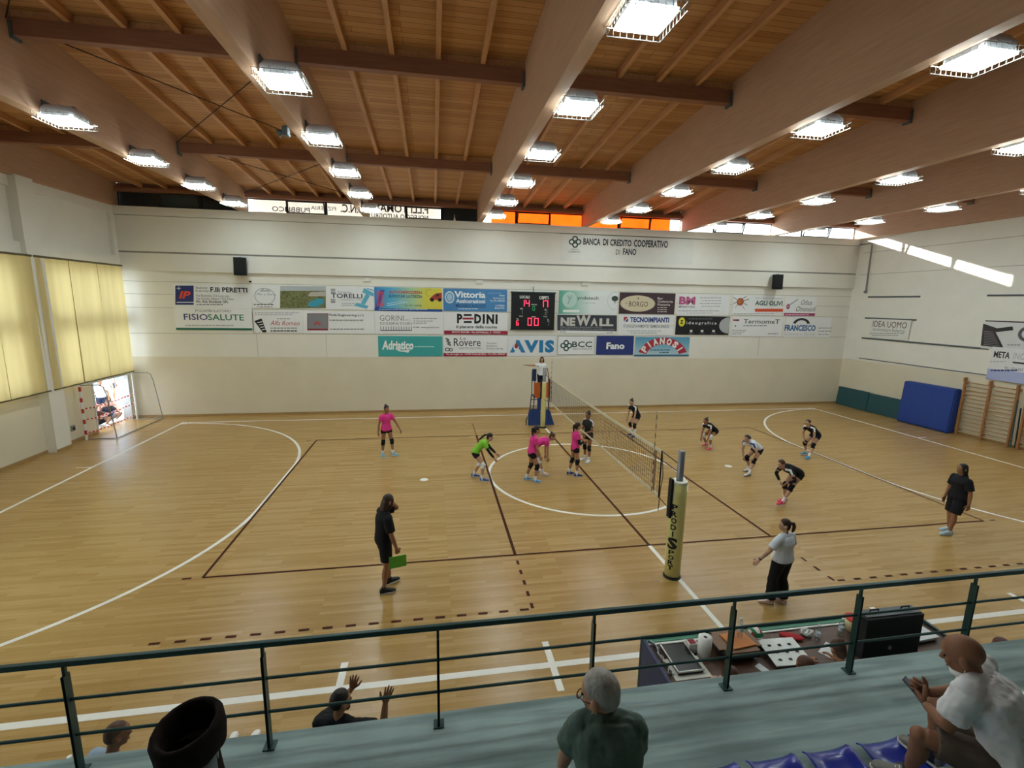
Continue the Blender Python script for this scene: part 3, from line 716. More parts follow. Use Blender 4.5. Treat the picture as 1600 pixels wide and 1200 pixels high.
def knot(b, cx, cy, r, c):
    for dx, dy in ((0, -.55), (0, .55), (-.6, 0), (.6, 0)): b.e(cx + dx * r, cy + dy * r, r * .52, r * .52, c, 'knot', .55)
b = Board('sign', 'white bank board in a dark frame with a knotted green emblem, bottom row', (870, 524.7, 930, 554.7), '#2c3538')
b.full(.016, .985, .035, .965, WH, 'white_panel'); knot(b, 884.5, 540, 8.2, '#1f4a44'); b.t('BCC', 893.7, 533.5, 925, 542.4, '#2b4f4b', .015); b.t('CREDITO COOPERATIVO', 894, 544, 925, 546.6, '#8b9492')
b = Board('sign', 'plain navy board with one white town name, bottom row', (930.3, 524.2, 991, 555), '#2b3a7c'); b.t('Fano', 947, 535, 976, 545.6, '#eef0f4', .045)
g19 = grad('sky print', [(0, '#b9cfd8'), (.5, '#7fb6cf'), (1, '#4f95bd')], 2)
b = Board('sign', 'sky blue board with an arched red band of white capitals, bottom row right end', (990.5, 526.3, 1078.3, 556.5), g19)
b.full(0, 1, 0, .08, '#2d6f94', 'strip')
def archband(b, cx, cy, rx, ry, f, c):
    b.e(cx, cy, rx, ry, c, 'arch', f, 18, 162)
archband(b, 1034.5, 560, 39, 32.5, .68, '#b03347')
for i, ch in enumerate('PIANOSI'):
    a = R_(147 - i * 19); cx, cy = 1034.5 + 33 * math.cos(a), 560.2 - 27.5 * math.sin(a)
    x, z = b.loc(cx, cy); rot = a - math.pi / 2
    X2 = b.X * math.cos(rot) + SZ * math.sin(rot); Z2 = -b.X * math.sin(rot) + SZ * math.cos(rot)
    w_, h_ = (.07 if ch == 'I' else .27), .34
    textmesh('lettering', ch, b.X * x + SZ * z - X2 * w_ / 2 - Z2 * h_ / 2, X2, Z2, w_, h_, PM('#f0edea'), b.o, .05, 0, b.lift())
b.small(1016, 546, 1052, 1, 2, '#3b7896', 1.6); b.small(1030, 549.8, 1046, 1, 2, '#2a5c80', 1.6)
b = Board('sign', 'white board with large pink initials and lists of small print, top row right', (1057, 461, 1141.3, 493), WH)
b.t('BM', 1060.3, 463.4, 1086.7, 476, '#b85a88', .05); b.t('IMPIANTI SNC', 1059.8, 477.8, 1086, 480.8, '#4d4f57', .01)
for q in range(4): b.small(1093 + (q % 2) * 3, 464.8 + q * 4.4, 1132, 1, 2, '#a0a3ab', 1.1, q)
b.small(1060, 485.2, 1138, 1, 2, '#a9acb3', 1.1); b.small(1072, 488.6, 1120, 1, 2, '#c0c2c8', 1.1)
b = Board('sign', 'black printing firm board with a yellow disc and a grey half moon, second row right', (1054, 494.2, 1141, 523.5), '#1b1c20')
b.e(1065, 503, 5, 7.2, '#d8d23d', 'yellow_disc'); b.t('z', 1062.4, 500, 1067.6, 506, '#30312c', .03); b.t('ideografica', 1072, 502.3, 1119.5, 508, '#eceef0', .012, space=1.35)
b.e(1139, 508.5, 15.5, 12.8, '#b3b6ba', 'half_moon', None, 92, 268); b.small(1076, 497.8, 1118, 1, 2, '#8d8f94', .9)
for x in (1077.5, 1094.5, 1112.5): b.r(x, 515.4, x + 4, 519, '#e1e3e6', 'icon'); b.small(x - 2, 520.6, x + 6, 1, 2, '#7c7e84', .7)
b = Board('sign', 'white pizzeria board with a red tomato creature, green name and orange bar', (1142.6, 462, 1223.7, 492.8), WH)
b.e(1156.3, 471.5, 5.6, 6, '#a8573c', 'tomato'); b.e(1155.5, 471, 3, 3.2, '#b9743f', 'tomato_shine')
for (x0, y0, x1, y1) in ((1151, 468, 1146, 464.5), (1150.6, 472, 1145.5, 474.5), (1152, 475.5, 1148.5, 480.5), (1159, 477, 1163.5, 484), (1162, 474, 1167, 476.5), (1160, 466.5, 1166, 463), (1162, 470, 1170, 467)):
    b.poly('limb', [(x0, y0 - .5), (x0, y0 + .5), (x1, y1 + .5), (x1, y1 - .5)], '#3c4a38')
b.t('RISTORANTE PIZZERIA', 1180, 465, 1222, 467.3, '#9fa3a5'); b.t('AGLI OLIVI', 1179, 470, 1222.5, 477.4, '#3f6458', .03); b.r(1179, 482.4, 1222.7, 487, '#d4532f', 'orange_bar'); b.small(1146, 489.3, 1222, 1, 2, '#a9adb3', 1)
b = Board('sign', 'white board with black handwriting over a narrow pink strip, right end of top row', (1224, 463.3, 1276.5, 494.2), WH)
b.e(1231, 479, 2.8, 4.2, '#9b4b6d', 'grape'); b.e(1231, 478.6, 1.3, 2, '#c98aa4', 'grape_shine'); b.poly('pen', [(1232, 476), (1246, 467), (1247, 468.3), (1234, 477)], '#a8abb2'); b.t('Othus', 1251, 468.5, 1269, 476.5, '#2a2b31', -.006, .35); b.t('Ominioli', 1243, 479, 1275, 486.8, '#2a2b31', -.006, .35)
b.full(.0, .995, .03, .17, '#a83d6e', 'strip'); b.small(1227, 491, 1272, 1, 2, '#e9cfdb', .9)
b = Board('sign', 'white board with wide thin dark capitals and a red dash, second row right', (1141.4, 495.5, 1223.7, 526), WH)
b.r(1145, 499, 1149, 501.4, '#b23f4b', 'red_dash'); b.r(1149, 499, 1154.5, 501.6, '#5a2d3a', 'dark_dash'); b.e(1148.7, 509.3, 1, 1.2, '#5a2d3a', 'dot'); b.t('TermomeT', 1161, 498.8, 1218, 505.8, '#3a3d45', .006); b.small(1161, 508, 1202, 1, 2, '#9a9da5', 1.6)
for q in range(3): b.small(1143.5, 515.5 + q * 2.8, 1168 - q * 5, 1, 2, '#84878e', 1, q)
b.t('termomet.it', 1199, 519.8, 1216, 522.4, '#5c5f67')
b = Board('sign', 'white tyre shop board with bold blue name under a black tyre arc, right end', (1224, 495.3, 1300, 527), WH)
b.e(1251.5, 507.5, 13.5, 10.5, '#2a2c30', 'tyre_arc', .68, 12, 168); b.t('FRANCESCO', 1225, 507.6, 1274.5, 517.2, '#2f6aa0', .04); b.t('Gomme e Servizi', 1224.8, 519, 1273.5, 524.2, '#c2c5c9', -.005)
for q in range(3): b.small(1278, 512 + q * 5, 1299, 1, 2, '#84878e', 1, q)

# ---- bank banner above, on the projecting beam
b = Board('banner', 'long white bank banner with dark condensed lettering high on the far wall', (874.5, 365, 1086, 408), '#dfdfdb', ('y', YF - .124), 'banner', .006, None)
knot(b, 898.5, 378, 8.8, '#1f3d3a'); b.t('CREDITO', 892, 388.6, 904, 390.8, '#56625f'); b.t('COOPERATIVO', 888.5, 392, 906.5, 394.8, '#56625f')
b.t('BANCA', 911, 372.4, 938.3, 383, '#20283a', .028); b.t('DI', 942, 373.3, 950.3, 383.4, '#20283a', .028); b.t('CREDITO', 953, 374.3, 987, 384.8, '#20283a', .028); b.t('COOPERATIVO', 990, 375.3, 1044, 386.8, '#20283a', .028)
b.t('DI', 962, 390, 968.5, 397.8, '#20283a', .0); b.t('FANO', 973, 388.4, 994.3, 398.6, '#20283a', .028)

# ---- right wall: two boards and the grey mounting rails
G_ = 'boards on the right wall'
b = Board('sign', 'small white hairdresser board on the right wall near the far corner', (1357, 500, 1425, 527.5), '#dfe0dc', ('x', XR - .032), group=G_)
b.t('IDEA UOMO', 1363.5, 502.5, 1418.5, 512, '#57323a', .0); b.t('acconciature Roberto', 1364, 513.2, 1415, 518.2, '#84868c'); b.small(1360, 520.5, 1419, 1, 2, '#9a9da2', 1.2); b.small(1363, 523.6, 1412, 1, 2, '#9a9da2', 1.2)
b = Board('sign', 'car repair board with a dark grille corner, upper one of two on the right wall', (1532, 504, 1640, 544.5), '#d5d6d8', ('x', XR - .032), group=G_)
b.full(0, 1, .96, 1, '#2c2b30', 'top_edge'); b.poly('grille', [(1533, 540), (1569, 544), (1556, 518), (1562, 514), (1537, 505.5)], '#38343a'); b.poly('wiper', [(1553, 513.5), (1583, 510), (1584, 516), (1557, 519)], '#2d2b30')
for q in range(9): b.poly('grille_slat', [(1538, 517 + q * 2.6), (1552 + q * 1.4, 518.5 + q * 2.7), (1552 + q * 1.4, 519.2 + q * 2.7), (1538, 517.7 + q * 2.6)], '#8d8a90')
b.e(1606, 522, 15, 12, '#57555c', 'car_lamp', .6, 60, 300); b.small(1575, 538, 1600, 1, 3, '#9b9ba0', 2)
b = Board('sign', 'white and blue metal firm board, lower of two on the right wall', (1541, 548, 1640, 592), '#e0e1e4', ('x', XR - .055), group=G_)
b.t('META', 1552.5, 549.5, 1580, 559.5, '#2d2f36', .03); b.t('INOX', 1583, 552, 1612, 562.5, '#b7b9be', .0); b.poly('dash', [(1583, 564.8), (1603, 567), (1603, 569.6), (1583, 567.4)], '#33373f'); b.small(1548, 564, 1578, 1, 2, '#c3c5ca', 2)
b.full(0, 1, 0, .32, '#aab4dc', 'blue_band'); b.t('TEL. 0721/897', 1569, 574.5, 1600, 579, '#6b7290'); b.small(1549, 577.5, 1600, 1, 3, '#2f3c7a', 2.4)
M_track = mat('sign rail grey', '#5d6468', .5, .5)
for (u0, v0, u1, v1, t_, lab) in ((1357, 463.6, 1438, 463.8, .07, 'thick grey sign rail on the right wall, top left of four'), (1543, 462, 1600, 461, .07, 'thick grey sign rail on the right wall, top right'),
        (1352, 497, 1432, 499.8, .07, 'grey sign rail just above the hairdresser board on the right wall'), (1347, 528.3, 1545, 545, .07, 'long grey sign rail running under the hairdresser board'), (1343, 559.3, 1600, 594, .03, 'thin lowest grey sign rail along the right wall')):
    a, c = at(u0, v0, 0, XR), at(u1, v1, 0, XR)
    bm = NB(); z = (a.z + c.z) / 2; box(bm, XR - .03, XR, min(a.y, c.y), max(a.y, c.y), z - t_ / 2, z + t_ / 2); tag(obj('sign_rail', bm, M_track), lab, 'rail', 'sign rails on the right wall')

# ---- scoreboard
M_sb = mat('scoreboard black', '#17191c', .45, var=.1)
t = thing('scoreboard', 'black electronic scoreboard hung between the boards on the far wall', 'scoreboard', at(798, 514, 1, YF))
L0 = V(t.location); P1 = at(866.5, 458.5, 1, YF) - L0
sw, sh = P1.x, P1.z
bm = NB(); box(bm, 0, sw, -.12, -.005, 0, sh); obj('case', bm, M_sb, t)
bm = NB()
for q in range(1, 20): x = sw * q / 20; box(bm, x - .006, x + .006, -.123, -.12, .05, sh - .1)
for q in range(1, 16): z = sh * q / 16; box(bm, .03, sw - .03, -.123, -.12, z - .006, z + .006)
obj('front_grid', bm, mat('scoreboard grid', '#2b2f30', .5), t)
bm = NB(); box(bm, -.03, sw + .03, -.15, -.0, sh - .02, sh + .05); box(bm, -.03, sw + .03, -.13, 0, -.03, .0); obj('frame', bm, mat('scoreboard frame', '#3f474a', .4, .6), t)
bm = NB(); tube(bm, [(sw * .5, -.03, sh + .02), (sw * .5, -.03, sh + .3)], .012, 6); obj('cable', bm, M_dark, t)
M_sw = mat('scoreboard lettering', '#e8eae6', .5); 
M_red = mat('red digits', '#ff2a48', .5, var=0, emit=2.6, emitcol=(1, .04, .1)); M_gr = mat('green digit', '#2fa86c', .5, var=0, emit=.35)
M_wd = mat('dim digits', '#9aa39c', .5, var=0)
def fx(px): return (px - 798) / (866.5 - 798) * sw
def fz(py): return (514 - py) / (514 - 458.5) * sh
def stx(s_, x0, y0, x1, y1, m_, nm, bold=.01): textmesh(nm, s_, V((fx(x0), 0, fz(y1))), SX, SZ, fx(x1) - fx(x0), fz(y0) - fz(y1), m_, t, bold, 0, .126)
stx('LOCALI', 810.7, 462.6, 826, 467, M_sw, 'lettering', .03); stx('OSPITI', 841, 463, 856, 468, M_sw, 'lettering', .03)
SEG = {'0': 'abcdef', '1': 'bc', '4': 'fgbc', '7': 'abc', '5': 'afgcd', '2': 'abged', '6': 'afgedc'}
def digit(ch, x0, y0, x1, y1, m_, th=.8):
    bm = NB(); xm = (y0 + y1) / 2
    S = {'a': (x0, y0, x1, y0 + th), 'd': (x0, y1 - th, x1, y1), 'g': (x0, xm - th / 2, x1, xm + th / 2), 'f': (x0, y0, x0 + th, xm), 'e': (x0, xm, x0 + th, y1), 'b': (x1 - th, y0, x1, xm), 'c': (x1 - th, xm, x1, y1)}
    for k in SEG[ch]:
        a, b_, c, d = S[k]; box(bm, fx(a), fx(c), -.128, -.122, fz(d), fz(b_))
    obj('digit', bm, m_, t)
digit('1', 814, 469.2, 818.4, 479, M_red, .9); digit('4', 820.3, 469.4, 826.2, 479.2, M_red, .9); digit('1', 844.6, 469.6, 848.6, 479.6, M_red, .9); digit('7', 849.6, 469.6, 855.6, 479.6, M_red, .9)
digit('0', 824, 496.8, 830.2, 508.2, M_red); digit('0', 834.4, 496.8, 841, 508.2, M_red); digit('0', 831, 478.4, 834.8, 485.2, M_gr, .7); digit('6', 806, 501, 809.5, 508, M_red, .6)
digit('1', 811.5, 484.5, 815.5, 491, M_wd, .6); digit('2', 851, 485, 854.6, 491.4, M_wd, .6); digit('1', 856, 502, 857.8, 508, M_wd, .5)
for (x0, y0, x1, y1, s_) in ((829, 475.2, 838, 477, 'PERIODO'), (829.3, 494, 836.5, 495.6, 'TEMPO'), (811.6, 481.8, 816, 483.6, 'SET'), (850, 482.6, 854.6, 484.4, 'SET'), (810.6, 493, 816, 494.8, 'FALLI'), (849, 493.3, 854.6, 495.1, 'FALLI'), (806, 497.5, 810, 500, 'TL'), (854.6, 498, 858.6, 502, 'TL')): stx(s_, x0, y0, x1, y1, M_sw, 'lettering')

# ---- loudspeakers, camera, junction boxes
M_spk = mat('loudspeaker black', '#131416', .55); M_pbr = mat('grey bracket', '#8a8d8c', .5, .3)
for (u, v, lab, yaw) in ((376.5, 417, 'black wall loudspeaker above the left end of the boards', .15), (1214, 441, 'black wall loudspeaker above the right end of the boards', -.5)):
    p = at(u, v, 1, YF - .32); t = thing('loudspeaker', lab, 'loudspeaker', p, yaw, 'wall loudspeakers')
    bm = NB()
    tl = lambda q: [(V(c)) for c in q]
    P = [V((-.24, -.16, -.34)), V((.24, -.16, -.34)), V((.24, .16, -.42)), V((-.24, .16, -.42))]
    prism(bm, [(-.24, -.2, -.36), (.24, -.2, -.36), (.2, .14, -.36), (-.2, .14, -.36)], (0, -.06, 0), (0, .06, .74)); obj('cabinet', bm, M_spk, t)
    bm = NB(); box(bm, -.22, .22, -.262, -.25, -.33, .30); o = obj('grille', bm, mat('loudspeaker grille', '#0d0e10', .8), t); o.rotation_euler.x = -.163; o.location = (0, -.0, 0)
    bm = NB(); box(bm, -.06, .06, .1, .31, .05, .11); box(bm, -.1, .1, .2, .24, -.02, .42); obj('bracket', bm, M_pbr, t)
bm = NB(); p = at(391, 440, 1, YF - .05); ell(bm, p, (.06, .06, .04)); tag(obj('wall_sensor', bm, M_spk), 'tiny black sensor on the far wall right of the left loudspeaker', 'sensor')
for (u, v, q) in ((573.5, 436.5, 'above the two tone body shop board'), (749, 440.5, 'above the blue insurance board'), (913.5, 443.5, 'above the pale green board')):
    p = at(u, v, 1, YF); bm = NB(); box(bm, p.x - .16, p.x + .16, YF - .07, YF - .006, p.z - .09, p.z + .09, bev=.01); tag(obj('junction_box', bm, mat('junction box white', '#dcdcd6', .6)), 'white junction box on the far wall ' + q, 'box', 'junction boxes')
# grey down pipe in the far right corner and power socket by the goal
a, c = at(1363, 380, 0, XR - .06), at(1354, 455, 0, XR - .06)
bm = NB(); tube(bm, [(XR - .06, a.y, a.z), (XR - .06, a.y - .02, c.z), ], .035, 8); ell(bm, (XR - .08, a.y - .02, c.z - .03), (.08, .08, .08)); tube(bm, [(XR - .06, a.y, a.z), (XR - .06, YF - .2, a.z)], .035, 8); tag(obj('cable_conduit', bm, M_pbr), 'grey cable conduit running down the right wall near the far corner', 'conduit')
p = at(113, 669, 0, XL); t = thing('wall_socket', 'grey power socket low on the left wall beside the goal', 'socket', (XL + .012, p.y, p.z)); bm = NB(); box(bm, -.011, .03, -.09, .09, -.1, .1); obj('plate', bm, M_pbr, t); bm = NB(); box(bm, .031, .045, -.05, .05, -.06, .04); obj('cover', bm, M_dark, t)
# ================================================================== volleyball net, posts, antennas
M_pad = mat('post padding yellow', '#d2cb86', .5, var=.04)
M_padr = mat('padding rim white', '#e8e6da', .6)
M_al = mat('post aluminium', '#8b8d94', .35, .6)
M_blk = mat('black webbing', '#17171a', .7)
M_tape = mat('net tape', '#c9c2a8', .7)
def net_post(y, lab):
    s = -1 if y < 0 else 1
    t = thing('net_post', lab, 'post', (-.09, y, 0), 0, 'volleyball posts')
    bm = NB(); lathe(bm, [(.062, 0), (.062, 2.55), (.05, 2.56), (.02, 2.56)], n=20); obj('pole', bm, M_al, t, True)
    bm = NB(); g = 1 if y < 0 else .68; lathe(bm, [(.10 * g, .03), (.145 * g, .05), (.15 * g, .5), (.15 * g, 1.7), (.145 * g, 1.95), (.10 * g, 1.97)], n=24); obj('padding', bm, M_pad, t, True)
    bm = NB(); lathe(bm, [(.10 * g, 1.972), (.15 * g, 1.972), (.15 * g, 1.94), (.146 * g, 1.94)], n=24); obj('padding_rim', bm, M_padr, t)
    bm = NB(); box(bm, -.045 - .145 * g, -.145 * g, -.06, .05, 1.25, 2.02); obj('winch', bm, M_blk, t)
    bm = NB(); lathe(bm, [(.17, 0), (.17, .025), (.07, .03)], n=20); obj('floor_plate', bm, M_dark, t)
    return t
pn_ = net_post(-5.68, 'yellow padded volleyball post in front, black lettering running down its side')
net_post(5.42, 'yellow padded volleyball post at the far side, before the umpire stand')
# lettering down the near post, wrapped on the padding
Mink = mat('post lettering black', '#1a1a18', .6)
cang = math.atan2(CAM.y + 5.68, CAM.x + .09)
def wrap(ch, z, h, w_, ang, bold=.02):
    o = textmesh('lettering', ch, V((0, 0, 0)), V((1, 0, 0)), V((0, 1, 0)), w_, h, Mink, pn_, bold, 0, 0)
    b_ = bmesh.new(); b_.from_mesh(o.data); bmesh.ops.triangulate(b_, faces=b_.faces[:])
    for _ in range(3): bmesh.ops.subdivide_edges(b_, edges=[e for e in b_.edges if e.calc_length() > .025], cuts=1); bmesh.ops.triangulate(b_, faces=b_.faces[:])
    b_.to_mesh(o.data); b_.free()
    for v in o.data.vertices:
        a = ang + (v.co.x - w_ / 2) / .152
        v.co = V((.154 * math.cos(a), .154 * math.sin(a), z - h + v.co.y))
LA = cang - .30
for i, ch in enumerate('PRODI'): wrap(ch, 1.54 - i * .135, .112, .11 if ch != 'I' else .03, LA, .035)
wrap('S', .87, .24, .20, LA, .05)
for i, ch in enumerate('PORT'): wrap(ch, .61 - i * .105, .09, .11, LA, .035)

NX, NY0, NY1, NZ0, NZ1 = 0.0, -4.76, 4.76, 1.25, 2.25
t = thing('volleyball_net', 'black volleyball net with cream top tape stretched between the two yellow posts', 'net', (NX, 0, NZ0))
def nz(y): return -.02 * (1 - (y / 4.76) ** 2)
bm = NB(); n_ = 92
for i in range(n_ + 1):
    y = NY0 + (NY1 - NY0) * i / n_; tube(bm, [(0, y, nz(y)), (0, y, 1 + nz(y))], .0035, 4)
for j in range(1, 10):
    z = j / 10; tube(bm, [(0, y, z + nz(y)) for y in (NY0, NY0 / 2, 0, NY1 / 2, NY1)], .0035, 4)
m_ = obj('mesh', bm, mat('net cord', '#3a3832', .8), t); m_['kind'] = 'stuff'
for nm, z0, z1, mm in (('top_tape', .945, 1.01, M_tape), ('bottom_tape', -.02, .035, M_tape)):
    bm = NB(); ys = [NY0 + (NY1 - NY0) * i / 12 for i in range(13)]
    for i in range(12):
        a, b_ = ys[i], ys[i + 1]; obox(bm, V((-.008, a, z0 + nz(a))), V((.016, 0, 0)), V((0, b_ - a, nz(b_) - nz(a))), V((0, 0, z1 - z0)))
    obj(nm, bm, mm, t)
for y in (NY0, NY1):
    bm = NB(); tube(bm, [(0, y, -.02), (0, y, 1.01)], .016, 6); obj('end_rod', bm, M_blk, t)
    s = 1 if y > 0 else -1; yp = 5.28 if y > 0 else -5.53
    bm = NB(); tube(bm, [(0, y, 1.0), (-.08, yp, 1.02)], .009, 6); obj('top_cord', bm, M_blk, t)
    bm = NB(); tube(bm, [(0, y, 0), (-.08, yp, -.02)], .009, 6); obj('bottom_cord', bm, M_blk, t)
    bm = NB(); tube(bm, [(0, y + s * .02, .98), (.01, y + s * .1, .5), (0, y + s * .05, .15), (.0, y + s * .02, -.3)], .008, 5); obj('loose_cord', bm, M_blk, t)
for y in (-4.5, 4.5):
    bm = NB(); box(bm, -.006, .006, y - .014, y + .014, -.02, 1.01); obj('side_band', bm, mat('side band dark red', '#7a4a44', .7), t)
M_ant = mat('antenna dark', '#2f2b2b', .5); M_anw = mat('antenna light', '#b9a98e', .5)
for y, lab in ((-4.47, 'thin banded antenna rising above the near end of the net'), (4.47, 'thin banded antenna rising above the far end of the net')):
    t = thing('net_antenna', lab, 'antenna', (-.022, y, NZ0), 0, 'net antennas')
    bm = NB(); tube(bm, [(0, 0, k * .1) for k in range(19)], .008, 6)
    for f_ in bm.faces: f_.material_index = int(f_.calc_center_median().z / .1) % 2
    obj('rod', bm, [M_ant, M_anw], t)

# ================================================================== umpire stand
M_blue = mat('blue padding', '#27427f', .55, var=.05); M_or = mat('orange padding', '#c8642c', .55, var=.04); M_frm = mat('umpire stand frame', '#2b3f63', .45, .4)
US = V((-.1, 6.02, 0))
t = thing('umpire_stand', 'umpire stand with blue base pads and an orange guard behind the far net post', 'umpire stand', US)
bm = NB()
for x in (-.30, .30):
    for y in (-.25, .45): tube(bm, [(x * 1.25, y * 1.2, .02), (x, y * .8, 1.3)], .022, 8)
    tube(bm, [(x * 1.25, -.3, .04), (x * 1.25, .54, .04)], .02, 8)
    tube(bm, [(x, .36, 1.3), (x, .36, 2.3), (x, -.2, 2.3), (x, -.22, 1.3)], .018, 8)
for z in (.35, .7, 1.0): tube(bm, [(-.4 + z * .09, .45, z), (.4 - z * .09, .45, z)], .018, 8)
obj('frame', bm, M_frm, t)
bm = NB(); box(bm, -.32, .32, -.22, .38, 1.22, 1.26); obj('platform', bm, M_frm, t)
bm = NB(); prism(bm, [(-.56, -.33, .03), (-.02, -.33, .03), (-.03, -.25, .72), (-.50, -.25, .72), (-.56, -.29, .5)], (0, 0, 0), (0, .09, 0)); obj('base_pad', bm, M_blue, t)
bm = NB(); prism(bm, [(.12, -.33, .03), (.58, -.33, .03), (.42, -.25, .60), (.36, -.25, .68), (.12, -.25, .68)], (0, 0, 0), (0, .09, 0)); obj('base_pad', bm, M_blue, t)
bm = NB(); box(bm, -.16, .16, -.26, -.16, .66, 1.2, bev=.02); obj('column_pad', bm, M_blue, t)
bm = NB(); prism(bm, [(-.33, -.30, 1.35), (-.24, -.30, 1.22), (.28, -.30, 1.22), (.28, -.30, 1.88), (-.33, -.30, 1.88)], (0, 0, 0), (0, .09, 0)); obj('guard_pad', bm, M_or, t)
bm = NB(); box(bm, -.08, .06, -.306, -.301, 1.45, 1.70); obj('guard_label', bm, M_padr, t)
bm = NB(); prism(bm, [(.30, -.28, 1.24), (.36, -.2, 1.24), (.36, -.2, 2.05), (.30, -.28, 2.05)], (0, 0, 0), (.03, .02, 0)); obj('side_pad', bm, mat('dark red pad', '#8c2f22', .6), t)
bm = NB(); box(bm, -.36, -.18, .0, .12, 1.9, 2.42, bev=.02); obj('back_pad', bm, M_frm, t)
bm = NB(); tube(bm, [(-.62, -.2, .02), (-.66, -.3, .25), (-.62, -.36, .42)], .02, 8); obj('tow_handle', bm, M_dark, t)

# ================================================================== goal turned against the doorway
M_gw = mat('goal white', '#e6e8ea', .4); M_gr_ = mat('goal frame grey', '#8b9190', .4, .4); M_gred = mat('goal red', '#b5352f', .4)
GX, G0, G1, GH = -17.18, 5.45, 8.50, 2.02
t = thing('goal', 'small goal with striped posts turned towards the open doorway in the far left corner', 'goal', (GX, (G0 + G1) / 2, 0))
gy = (G1 - G0) / 2
for y in (-gy, gy):
    bm = NB(); tube(bm, [(0, y, 0), (0, y, GH)], .04, 10); po = obj('post', bm, M_gw, t)
    bm = NB()
    for k in range(5): tube(bm, [(0, y, .2 + k * .4), (0, y, .36 + k * .4)], .0415, 10)
    obj('stripe', bm, M_gred if y < 0 else M_gw, po)
    bm = NB(); tube(bm, [(0, y, GH), (.60, y * .98, GH), (.72, y * .97, GH - .06), (.80, y * .97, GH - .35), (.98, y, .12), (.98, y, .03), (.9, y, .025), (0, y, .025)], .016, 8); obj('side_hoop', bm, M_gr_, t)
bm = NB(); tube(bm, [(0, -gy, GH), (0, gy, GH)], .04, 10); obj('crossbar', bm, M_gw, t)
bm = NB(); tube(bm, [(.98, -gy, .025), (.98, gy, .025)], .016, 8); obj('ground_bar', bm, M_gr_, t)
bm = NB()
def hoop(f):
    P = [V((.60, 0, GH)), V((.80, 0, GH - .35)), V((.98, 0, .12)), V((.98, 0, .03))]
    d = [0]
    for i in range(3): d.append(d[-1] + (P[i+1] - P[i]).length)
    x = f * d[-1]
    for i in range(3):
        if x <= d[i+1] + 1e-6: return P[i].lerp(P[i+1], (x - d[i]) / (d[i+1] - d[i]))
for k in range(27):
    y = -gy + 2 * gy * k / 26
    tube(bm, [V((0, y, GH)), V((.6, y, GH))] + [hoop(f) + V((-.03, y, 0)) for f in (.1, .4, .7, .99)], .0022, 3)
for j in range(16): 
    q = hoop(j / 15.001); tube(bm, [V((q.x - .03, -gy, q.z)), V((q.x - .03, gy, q.z))], .0022, 3)
n_ = obj('netting', bm, mat('goal netting', '#c9cbc6', .8), t); n_['kind'] = 'stuff'
# red and white barrier tape
M_tr = mat('tape red', '#c63a34', .5, trans=.3); M_tw = mat('tape white', '#f1efee', .5, trans=.3)
for z, sag, lab in ((1.12, .06, 'top strand'), (.72, .07, 'middle strand'), (.22, .06, 'lowest strand')):
    t = thing('barrier_tape', 'red and white barrier tape across the goal, ' + lab, 'tape', (GX - .05, (G0 + G1) / 2, z), 0, 'barrier tapes')
    bm = NB(); n_ = 30
    f = lambda y: -sag * (1 - (y / gy) ** 2) + .012 * math.sin(y * 9)
    Y_ = [-gy + 2 * gy * k / n_ for k in range(n_ + 1)]
    A = [bm.verts.new((.01 * (k % 2), y, f(y) - .024)) for k, y in enumerate(Y_)]; B = [bm.verts.new((.01 * (k % 2), y, f(y) + .024)) for k, y in enumerate(Y_)]
    for k in range(n_): bm.faces.new((A[k], A[k+1], B[k+1], B[k])).material_index = k % 2
    obj('strip', bm, [M_tr, M_tw], t)

# ================================================================== mats, wall bars
M_gm = mat('dark green mat', '#27525a', .6, var=.06); M_bm = mat('blue crash mat', '#274595', .5, var=.05)
def mat_box(name, lab, y0, y1, h, lean, th, m_, cat='mat', grp=None):
    t = thing(name, lab, cat, (XR - .04, (y0 + y1) / 2, 0), 0, grp); L = (y1 - y0) / 2
    bm = NB(); v = [(-lean - th, -L, 0), (-lean, -L, 0), (-.01, -L, h), (-.01 - th, -L, h)]
    prism(bm, v, (0, 0, 0), (0, 2 * L, 0)); bmesh.ops.bevel(bm, geom=bm.edges[:], offset=min(.04, th * .3), segments=2, affect='EDGES')
    obj('cover', bm, m_, t); return t
mat_box('gym_mat', 'dark green mat leaning on the right wall nearest the far corner', 6.85, 8.72, .98, .1, .06, M_gm, grp='green mats')
mat_box('gym_mat', 'dark green mat leaning on the right wall beside the blue crash mat', 4.95, 6.83, .95, .1, .06, M_gm, grp='green mats')
t = mat_box('crash_mat', 'thick blue crash mat stood on edge between the green mats and wall bars', 2.66, 4.93, 1.92, .12, .34, M_bm)
bm = NB(); box(bm, -.50, -.485, -1.05, 1.05, .06, .09); obj('seam', bm, mat('crash mat seam', '#1b2f66', .6), t)
M_bar = mat('wall bars beech', '#b48e5c', .45, var=.1, stretch=(6, .6, 6)); M_barp = mat('wall bars upright', '#a5744a', .5, var=.1, stretch=(6, 6, .6))
for y0, y1, lab in ((.72, 2.56, 'wooden wall bars beside the blue crash mat'), (-1.45, .40, 'wooden wall bars cut off by the right edge of the photo')):
    t = thing('wall_bars', lab, 'wall bars', (XR - .15, (y0 + y1) / 2, 0), 0, 'wall bars on the right wall'); L = (y1 - y0) / 2
    for y in (-L, 0, L):
        bm = NB(); box(bm, -.05, .05, y - .035, y + .035, 0, 2.45, bev=.008); box(bm, -.09, .05, y - .03, y + .03, 2.28, 2.45); box(bm, .05, .148, y - .03, y + .03, 2.2, 2.3); box(bm, .05, .148, y - .03, y + .03, .2, .3)
        obj('upright', bm, M_barp, t)
    for k in range(14):
        z = .14 + k * .163; bm = NB(); rings = [(V((0, y, z)), V((1, 0, 0)), V((0, 0, 1)), .016, .021) for y in (-L, L)]; loft(bm, rings, 10); obj('rung', bm, M_bar, t, True)
